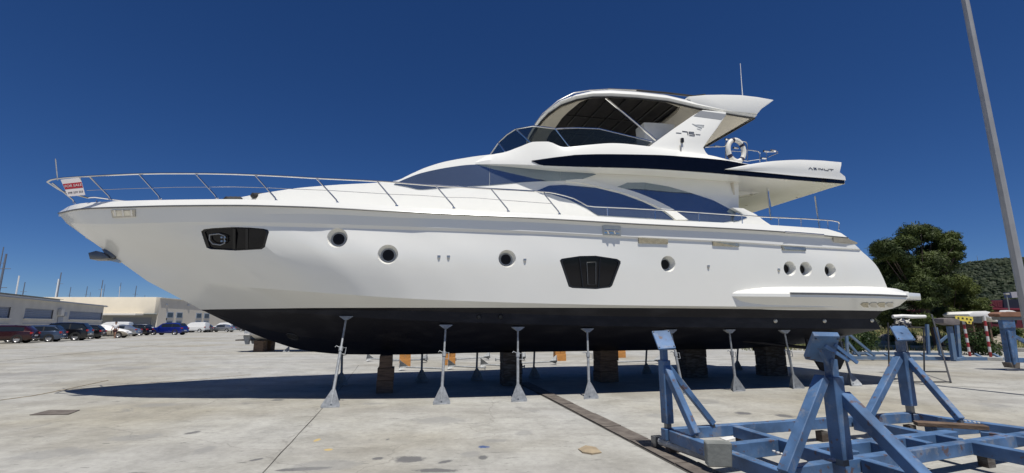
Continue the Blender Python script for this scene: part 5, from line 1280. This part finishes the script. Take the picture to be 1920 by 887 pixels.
# cream warehouse
cw = empty('warehouse_building', (-82, 109, 0), label='large cream warehouse with pale fascia and small blue framed windows', cat='building')
xl = -38
MB().box((xl/2, .6, 5.72), (-xl, 1.2, 3.75)).build('fascia', M['render_cream'], cw, bevel=.03)
MB().box((xl/2-1.0, -1.1, 3.65), (-xl-3, 2.4, .42)).build('canopy', M['render_white'], cw, bevel=.02)
MB().box((xl/2, 4.1, 1.92), (-xl, .3, 3.84)).build('wall', M['render_grey'], cw)
MB().box((xl/2, 22, 7.3), (-xl-.6, 41, .2)).build('roof', M['render_grey'], cw)
M['shadecream'] = mat('cream_render_shaded', (.62, .57, .48), .9, var=.05, scale=.5)  # warehouse cream darkened, so the side wall's shade is in its colour
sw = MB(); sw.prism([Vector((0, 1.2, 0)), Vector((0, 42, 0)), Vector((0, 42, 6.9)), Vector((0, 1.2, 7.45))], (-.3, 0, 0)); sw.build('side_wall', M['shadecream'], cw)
MB().beam((.0, 1.2, 7.52), (.0, 42, 6.97), .5, .14).build('parapet', M['render_white'], cw)
for (ya, zb_, zt_) in ((5, 2.9, 4.3), (15.5, 2.9, 4.3), (29, 2.9, 4.3), (5, .9, 2.3), (15.5, .9, 2.3), (29, .9, 2.3)):
    for k in range(2):
        w = MB().box((.06, ya+k*3.2, (zb_+zt_)/2), (.12, 2.2, zt_-zb_)).build('window', M['blueframe'], cw); MB().box((.13, ya+k*3.2, (zb_+zt_)/2), (.04, 1.7, zt_-zb_-.4)).build('pane', M['dimglass'], w)
for y_, z_ in ((3.5, 6.0), (11, 6.1)): MB().box((.1, y_, z_), (.2, .5, .35)).build('wall_lamp', M['louvre'], cw)
MB().box((-8, 3.9, 1.5), (9, .1, 3.0)).build('roller_door', M['louvre'], cw); MB().box((-25, 3.9, 1.5), (6, .1, 3.0)).build('roller_door', M['louvre'], cw)
th = empty('store_building', (-96, 168, 0), label='low tan store with white roof edge glimpsed under the yacht bow', cat='building')
MB().box((10, 5, 2.1), (60, 10, 4.2)).build('wall', mat('tan_render', (.42, .34, .24), .9, var=.1, scale=.5), th)
MB().box((10, 5, 4.3), (61, 11, .25)).build('roof', M['render_white'], th)
for k in range(7): MB().box((-14+k*8, -.03, 1.6), (3, .06, 1.6)).build('window', M['dimglass'], th)
# masts of boats in the marina beyond
M['mastgrey'] = mat('mast_alloy', (.16, .18, .22), .5, metal=.3); M['mastwhite'] = mat('mast_white', (.68, .70, .70), .5)
def mast(u, v, w, m, label, Ym, lean=0, u_b=None):
    x = at(u, 600, Ym); t = at(u, v, Ym); b = Vector((t.x, Ym, 0)) if u_b is None else at(u_b, 604, Ym); b.z = 0
    o = MB().tube([Vector((0, 0, 0)), t-b], [w, w*.7], 6).build('sailboat_mast', m); o.location = b; h = (t-b).z
    if m is M['mastgrey'] and w > .1:
        for f_ in (.55, .8): MB().tube([(t-b)*f_+Vector((-w*6, 0, 0)), (t-b)*f_+Vector((w*6, 0, 0))], w*.3, 4).build('spreader', m, o)
    return tag(o, label, 'mast', 'masts of moored boats behind the buildings')
G_, Wt = M['mastgrey'], M['mastwhite']
for a in [(7, 463, .16, G_, 'grey mast at the far left edge, tallest of all', 120), (12, 476, .30, G_, 'thick dark grey mast beside the tallest one at the far left', 120), (47, 529, .14, G_, 'short grey mast between two leaning white booms', 120), (115, 511, .17, G_, 'dark mast beside the long leaning white boom', 125),
          (133, 538, .12, G_, 'very short mast just above the left end of the cream warehouse', 150), (164, 537, .13, G_, 'thin mast above the cream warehouse, left of its middle', 160), (170, 548, .08, G_, 'smallest mast tip above the warehouse roof', 160), (193, 525, .16, G_, 'grey mast above the warehouse with a white boom in front', 160),
          (197, 533, .10, G_, 'thin grey mast just right of a white boom above the warehouse', 165), (227, 530, .12, G_, 'mast above the right half of the warehouse roof', 165), (256, 536, .15, G_, 'dark mast above the warehouse close to its corner', 165), (272, 553, .08, G_, 'tiny mast tip beside the warehouse corner', 165)]: mast(*a)
for a in [(36, 517, .22, Wt, 'white boom leaning right, first from the left edge', 118, 0, 21), (110, 523, .20, Wt, 'long white boom leaning right above the grey workshop', 122, 0, 96), (191, 541, .12, Wt, 'short white boom leaning above the warehouse, left one', 160, 0, 186), (225, 537, .12, Wt, 'short white boom leaning above the warehouse, right one', 160, 0, 219)]: mast(*a)

# ------------------------------------------------------------------ cars
M['tyre'] = mat('tyre_rubber', (.015, .015, .015), .8, var=.2); M['rim'] = mat('alloy_rim', (.45, .45, .46), .35, metal=.7, var=.1)
M['carglass'] = mat('car_glass', (.015, .02, .025), .06, var=.1); M['tail'] = mat('tail_lamp', (.35, .02, .02), .2); M['lamp'] = mat('head_lamp', (.6, .6, .6), .15); M['underbody'] = mat('underbody_plastic', (.02, .02, .02), .7)
M['numberplate'] = mat('number_plate', (.7, .7, .68), .5)
KIND = {   # length, width, [(x fraction from rear, belt z, roof z or None)]
 'hatch': (4.1, 1.74, .92, 1.46, [(0, .62, .62), (.015, .88, .90), (.05, .95, 1.10), (.14, .95, 1.40), (.30, .94, 1.46), (.50, .93, 1.45), (.60, .92, 1.36), (.74, .90, .96), (.88, .80, .86), (.97, .66, .70), (1, .52, .54)]),
 'suv': (4.6, 1.88, 1.08, 1.70, [(0, .70, .70), (.012, 1.0, 1.02), (.04, 1.08, 1.25), (.12, 1.08, 1.62), (.30, 1.07, 1.70), (.50, 1.06, 1.69), (.61, 1.05, 1.60), (.74, 1.04, 1.10), (.90, .96, 1.02), (.98, .80, .84), (1, .6, .62)]),
 'estate': (4.6, 1.78, .93, 1.46, [(0, .62, .62), (.012, .88, .90), (.03, .95, 1.05), (.12, .95, 1.40), (.28, .95, 1.46), (.50, .94, 1.46), (.60, .93, 1.37), (.72, .91, .96), (.88, .82, .86), (.97, .66, .70), (1, .52, .54)]),
 'sedan': (4.6, 1.78, .92, 1.44, [(0, .60, .60), (.012, .86, .88), (.10, .97, 1.00), (.16, .97, 1.03), (.29, .95, 1.37), (.42, .94, 1.44), (.53, .93, 1.42), (.61, .92, 1.33), (.73, .91, .95), (.89, .80, .84), (.97, .64, .68), (1, .52, .54)]),
 'panel_van': (4.3, 1.80, 1.10, 1.82, [(0, .60, .60), (.006, 1.05, 1.3), (.02, 1.10, 1.74), (.10, 1.10, 1.81), (.40, 1.10, 1.82), (.60, 1.08, 1.78), (.68, 1.06, 1.62), (.80, 1.03, 1.12), (.92, .90, .98), (.98, .70, .74), (1, .52, .54)]),
 'covered': (4.3, 1.80, .92, 1.5, [(0, .5, .52), (.02, .80, .92), (.10, .86, 1.05), (.25, .86, 1.30), (.36, .86, 1.42), (.48, .86, 1.40), (.60, .86, 1.18), (.75, .86, 1.0), (.90, .76, .85), (.98, .60, .64), (1, .48, .5)])}
def make_car(kind, paint, label, loc, ang, top=None, cat='car', name='parked_car', group='vehicles parked by the buildings'):
    Lc, Wc, belt, roof, st = KIND[kind]; r = empty(name, loc, ang, label=label, cat=cat, group=group); rows = []; w = Wc/2
    for (f_, zb, zr_) in st:
        x = (f_-.5)*Lc; e = 1-.14*max(0, (f_-.85)/.15)**2-.10*max(0, (.08-f_)/.08)**2; ww = w*e; green = zr_-zb > .12; rw = ww*(.80 if green else .90)
        zl = .24 if .03 < f_ < .97 else .32
        half = [(ww*.90, zl), (ww*.985, zl+.16), (ww, .60 if zb > .65 else (zl+zb)/2), (ww*.975, zb-.03), (ww*.93, zb), (rw, max(zb+.005, zr_-.06)), (rw*.80, zr_), (0, zr_+.015)]
        rows.append([Vector((x, -a, b)) for a, b in half]+[Vector((x, a, b)) for a, b in half[-2::-1]])
    mb = MB(); mb.grid(rows); n = len(rows[0]); mb.add(rows[0], [tuple(range(n))]); mb.add(rows[-1], [tuple(range(n))]); mb.add([rw_[0] for rw_ in rows]+[rw_[-1] for rw_ in rows][::-1], [tuple(range(2*len(rows)))])
    mb.build('body', paint, r, ang=35, merge=1e-3)
    if kind == 'covered':
        mb = MB(); R2 = [[p+Vector((0, (p.y > 0)*.01-(p.y < 0)*.01, .012)) for p in rw_[3:-3]] for rw_ in rows]; mb.grid(R2).build('white_cover', top, r, ang=40)
    else:
        gi = [i for i, s_ in enumerate(st) if s_[2]-s_[1] > .12]
        cutx = .56 if kind == 'panel_van' else 0
        for sg in (0, 1):
            A, B = [], []
            for i in gi:
                if st[i][0] < cutx: continue
                q = rows[i]; lo, hi = (q[4], q[5]) if sg == 0 else (q[-5], q[-6]); d = Vector((0, -.012 if sg == 0 else .012, .004))
                A.append(lo.lerp(hi, .06)+d); B.append(lo.lerp(hi, .86)+d)
            if len(A) < 3:
                continue
            # split into panes with pillars
            k = len(A)
            MB().grid([A, B]).build('side_window', M['carglass'], r)
            if k > 3:
                for j in (k//2,):
                    p1, p2 = A[j]+Vector((0, -.006 if sg == 0 else .006, 0)), B[j]+Vector((0, -.006 if sg == 0 else .006, 0)); MB().beam(p1, p2, .09, .012, up=Vector((0, 1, .3))).build('pillar', M['underbody'], r)
        # windscreen and rear window
        i1 = gi[-1]; i2 = i1+1; a, b = rows[i1], rows[i2]; d = Vector((.02, 0, .02))
        MB().grid([[a[6]+d, a[7]+d, a[8]+d], [a[5].lerp(b[4], .95)+d, (a[7].lerp(b[7], .95))+d, a[-6].lerp(b[-5], .95)+d]]).build('windscreen', M['carglass'], r)
        if kind != 'panel_van':
            i0 = gi[0]; a, b = rows[i0+1], rows[i0]; d = Vector((-.02, 0, .02))
            MB().grid([[a[6]+d, a[7]+d, a[8]+d], [b[5]+d, b[7]+d, b[-6]+d]]).build('rear_window', M['carglass'], r)
    rr_ = {'suv': .37, 'panel_van': .33}.get(kind, .33)
    for fx in (.19, .81):
        for sg in (-1, 1):
            c = Vector(((fx-.5)*Lc, sg*(w-.11), rr_)); Mt = Matrix.Translation(c) @ Matrix.Rotation(pi/2*(1 if sg < 0 else -1), 4, 'X')
            wh = MB().lathe([(rr_*.62, .105), (rr_*.9, .115), (rr_, .08), (rr_, -.1), (rr_*.8, -.11)], 18, Mt).build('wheel', M['tyre'], r)
            MB().lathe([(.0001, .085), (rr_*.2, .095), (rr_*.55, .08), (rr_*.64, .108)], 18, Mt).build('rim', M['rim'], wh)
            Ma = Matrix.Translation(Vector((c.x, sg*(w+.0), rr_+.02))) @ Matrix.Rotation(pi/2*(1 if sg < 0 else -1), 4, 'X')
            MB().lathe([(rr_*.9, .004), (rr_*1.09, .004), (rr_*1.09, -.05)], 18, Ma).build('wheel_arch', M['underbody'], r)
    zb = st[2][1]
    for sg in (-1, 1):
        MB().box((-Lc/2+.07, sg*(w-.20), zb-.13), (.16, .30, .17)).build('tail_lamp', M['tail'], r, bevel=.02); MB().box((Lc/2-.17, sg*(w-.30), .66), (.24, .34, .13)).build('headlight', M['lamp'], r, bevel=.03)
        MB().box(((.66-.5)*Lc, sg*(w+.08), belt+.05), (.12, .18, .12)).build('mirror', paint, r, bevel=.02)
    MB().box((-Lc/2-.015, 0, .62), (.02, .5, .11)).build('number_plate', M['numberplate'], r)
    MB().box((-Lc/2+.02, 0, .40), (.10, Wc*.86, .16)).build('bumper', M['underbody'] if kind in ('suv', 'panel_van') else paint, r, bevel=.03)
    MB().box((0, sg*0, .27), (Lc*.5, Wc*.985, .08)).build('sill', M['underbody'], r)
    return r
def paint(name, c, metal=.3): return mat(name, c, .22, metal=metal, var=.03, coat=.6)
P_ = {'red': paint('dark_red_paint', (.035, .006, .008)), 'slate': paint('slate_blue_paint', (.07, .10, .16), .5), 'black': paint('black_paint', (.01, .01, .012)), 'white': paint('white_car_paint', (.75, .75, .73), 0), 'silver': paint('silver_paint', (.42, .44, .46), .7),
      'blue': paint('royal_blue_paint', (.010, .025, .22), .3), 'tan': paint('beige_body_paint', (.36, .32, .25), 0), 'grey': paint('grey_paint', (.12, .12, .13), .5)}
def car_at(kind, u, v, ang, paint_, label, **k):
    """u, v: where the rear corner of the near side touches the ground"""
    g = G(u, v-2.2); a = radians(ang); Lc, Wc = KIND[kind][:2]; f = Vector((cos(a), sin(a), 0)); s = Vector((-sin(a), cos(a), 0))
    return make_car(kind, P_[paint_], label, g+f*Lc*.47+(-s if False else s*0)+(-s)*(Wc/2), a, **k)
row = aW+pi/2   # noses towards the workshop
A1 = math.degrees(row)
car_at('estate', 52, 646, A1, 'red', 'dark red estate car nearest the left edge')
car_at('hatch', 108, 643.5, A1, 'slate', 'slate blue hatchback between the dark red estate and the big black car')
car_at('suv', 158, 641, A1, 'black', 'big black sport utility car in the middle of the left row')
car_at('hatch', 184, 638, A1-4, 'black', 'small black hatchback with red tail lamps right of the big black car')
car_at('covered', 163, 636, A1-184, 'tan', 'beige car under a white top sheet left of the walking person', top=M['whiteplastic'])
car_at('panel_van', 236, 632, A1-8, 'white', 'white van with its roof rising behind the covered beige car', cat='van', name='parked_van')
car_at('sedan', 251, 633, A1-12, 'silver', 'silver saloon just right of the walking person')
car_at('hatch', 272, 631.5, A1-16, 'black', 'black hatchback left of the royal blue car')
car_at('hatch', 276, 629, A1-18, 'white', 'white hatchback peeking out behind the black hatchback')
car_at('suv', 337, 630.5, 184, 'blue', 'royal blue sport utility car seen side on')
car_at('panel_van', 381, 625.8, 183, 'white', 'small white delivery van seen side on, right of the royal blue car', cat='van', name='parked_van')
car_at('hatch', 397, 625.4, 205, 'grey', 'grey hatchback behind the small white delivery van')
car_at('sedan', 432, 625, 182, 'silver', 'silver saloon seen side on near the bow bottom')
car_at('panel_van', 430, 621.5, 184, 'white', 'white van partly behind the side on silver saloon', cat='van', name='parked_van')
car_at('hatch', 458, 623.5, 186, 'grey', 'dark hatchback at the right end of the row under the bow')

# ------------------------------------------------------------------ walking person
def skin_body(name, joints, links, mt, parent, lev=2):
    me = bpy.data.meshes.new(name); keys = list(joints); me.from_pydata([joints[k][0] for k in keys], [(keys.index(a), keys.index(b)) for a, b in links], [])
    o = put(name, me, parent); md = o.modifiers.new('s', 'SKIN'); 
    for i, k in enumerate(keys): me.skin_vertices[0].data[i].radius = (joints[k][1],)*2 if not isinstance(joints[k][1], tuple) else joints[k][1]
    me.skin_vertices[0].data[0].use_root = True
    sb = o.modifiers.new('u', 'SUBSURF'); sb.levels = lev; sb.render_levels = lev
    bpy.context.view_layer.update(); m2 = bpy.data.meshes.new_from_object(o.evaluated_get(bpy.context.evaluated_depsgraph_get())); o.modifiers.clear(); o.data = m2; m2.materials.clear(); m2.materials.append(mt)
    for p in m2.polygons: p.use_smooth = True
    return o
M['skin'] = mat('tanned_skin', (.36, .20, .13), .55, var=.05); M['shirt'] = mat('white_shirt', (.70, .70, .70), .85, var=.05); M['shorts'] = mat('dark_red_shorts', (.07, .025, .03), .85); M['hair'] = mat('dark_hair', (.03, .02, .015), .7)
gp = G(214, 634.5)
pe = empty('person', gp, radians(-70), label='person in white shirt and dark shorts walking past the parked cars', cat='person')
J = {'hip': ((0, 0, .95), .12), 'belly': ((.01, 0, 1.1), .125), 'chest': ((.02, 0, 1.32), .14), 'neck': ((.03, 0, 1.49), .055), 'chin': ((.05, 0, 1.56), .06), 'head': ((.05, 0, 1.66), .095), 'crown': ((.04, 0, 1.74), .06),
     'lh': ((0, .09, .90), .095), 'lk': ((.16, .10, .52), .062), 'la': ((.12, .10, .10), .042), 'lt': ((.28, .10, .04), .035), 'rh': ((0, -.09, .90), .095), 'rk': ((-.06, -.10, .50), .062), 'ra': ((-.32, -.10, .16), .042), 'rt': ((-.20, -.10, .05), .035),
     'ls': ((.02, .19, 1.43), .06), 'le': ((-.10, .24, 1.16), .045), 'lw': ((.02, .25, .93), .032), 'lf': ((.06, .25, .84), .028), 'rs': ((.02, -.19, 1.43), .06), 're': ((.08, -.24, 1.16), .045), 'rw': ((.26, -.24, 1.02), .032), 'rf': ((.34, -.24, 1.0), .028)}
skin_body('body', J, [('hip', 'belly'), ('belly', 'chest'), ('chest', 'neck'), ('neck', 'chin'), ('chin', 'head'), ('head', 'crown'), ('hip', 'lh'), ('lh', 'lk'), ('lk', 'la'), ('la', 'lt'), ('hip', 'rh'), ('rh', 'rk'), ('rk', 'ra'), ('ra', 'rt'), ('chest', 'ls'), ('ls', 'le'), ('le', 'lw'), ('lw', 'lf'), ('chest', 'rs'), ('rs', 're'), ('re', 'rw'), ('rw', 'rf')], M['skin'], pe)
S = {'w': ((0, 0, .98), .145), 'b': ((.01, 0, 1.15), .15), 'c': ((.02, 0, 1.34), .165), 'n': ((.03, 0, 1.44), .09), 'l': ((.02, .20, 1.42), .08), 'l2': ((-.04, .23, 1.27), .07), 'r': ((.02, -.20, 1.42), .08), 'r2': ((.05, -.23, 1.27), .07)}
skin_body('shirt', S, [('w', 'b'), ('b', 'c'), ('c', 'n'), ('c', 'l'), ('l', 'l2'), ('c', 'r'), ('r', 'r2')], M['shirt'], pe)
T_ = {'w': ((0, 0, .96), .15), 'l': ((.03, .10, .85), .115), 'l2': ((.12, .105, .62), .10), 'r': ((-.01, -.10, .85), .115), 'r2': ((-.05, -.105, .60), .10)}
skin_body('shorts', T_, [('w', 'l'), ('l', 'l2'), ('w', 'r'), ('r', 'r2')], M['shorts'], pe)
bm = bmesh.new(); bmesh.ops.create_icosphere(bm, subdivisions=2, radius=.115)
for v in bm.verts:
    v.co.z = v.co.z*1.0+1.70; v.co.x = v.co.x+.03
bmesh.ops.delete(bm, geom=[f for f in bm.faces if f.calc_center_median().z < 1.66 or (f.calc_center_median().x > .09 and f.calc_center_median().z < 1.74)], context='FACES')
me = bpy.data.meshes.new('hair'); bm.to_mesh(me); bm.free(); me.materials.append(M['hair']); put('hair', me, pe)

# ------------------------------------------------------------------ small boat on blocks seen under the bow
gb = G(484, 660); sb = empty('motorboat', gb+Vector((0, .6, 0)), .1, label='small white motorboat on low timber blocks glimpsed under the yacht bow', cat='motorboat')
rows = []
for i in range(12):
    t = i/11; x = -.4+t*7; w = 1.25*(1-max(0, (t-.5)/.5)**2.2); kz = .62+.9*max(0, (t-.55)/.45)**2
    rows.append([Vector((x, -w, 1.75+.25*t)), Vector((x, -w*1.02, 1.45)), Vector((x, -w*.86, .98+.4*max(0, (t-.6)))), Vector((x, 0, kz)), Vector((x, w*.86, .98+.4*max(0, (t-.6)))), Vector((x, w*1.02, 1.45)), Vector((x, w, 1.75+.25*t))])
mb = MB(); mb.grid(rows); mb.add(rows[0], [tuple(range(7))]); mb.grid([[r[0] for r in rows], [r[-1] for r in rows]]); mb.build('hull', M['whitep'], sb, ang=25)
MB().box((2.2, 0, 2.1), (2.2, 1.7, .8)).build('cabin', M['whitep'], sb, bevel=.15); MB().box((-.75, 0, .98), (.7, 2.0, .07)).build('swim_platform', M['whitep'], sb, bevel=.02)
for y_ in (-.45, .4):
    MB().prism([Vector((-.55, y_-.06, 1.25)), Vector((-.95, y_-.06, 1.2)), Vector((-1.0, y_-.06, .85)), Vector((-.85, y_-.06, .42)), Vector((-.65, y_-.06, .42)), Vector((-.62, y_-.06, .85))], (0, .12, 0)).build('outdrive', M['galv'], sb, bevel=.02)
for k, (x, y_) in enumerate(((-.1, -.4), (-.1, .5), (3.0, 0))):
    o = tag(MB().box((0, 0, .31), (.55, .5, .62)).build('timber_block', M['timber'], bevel=.01, seg=1), ['brown timber block, front one under the small motorboat stern', 'brown timber block, rear one under the small motorboat stern', 'brown timber block under the middle of the small motorboat'][k], 'timber block', 'timber blocks under the motorboat')
    o.location = sb.location+Vector((x+.1, y_, 0))
g = G(537, 660); stand(g, g+Vector((.1, .9, 1.2)), 'small grey stand under the motorboat beyond the bow', group='stands under the motorboat')
MB().box((1.1, 0, .655), (5.2, .6, .07)).build('keel_beam', M['timber2'], sb)
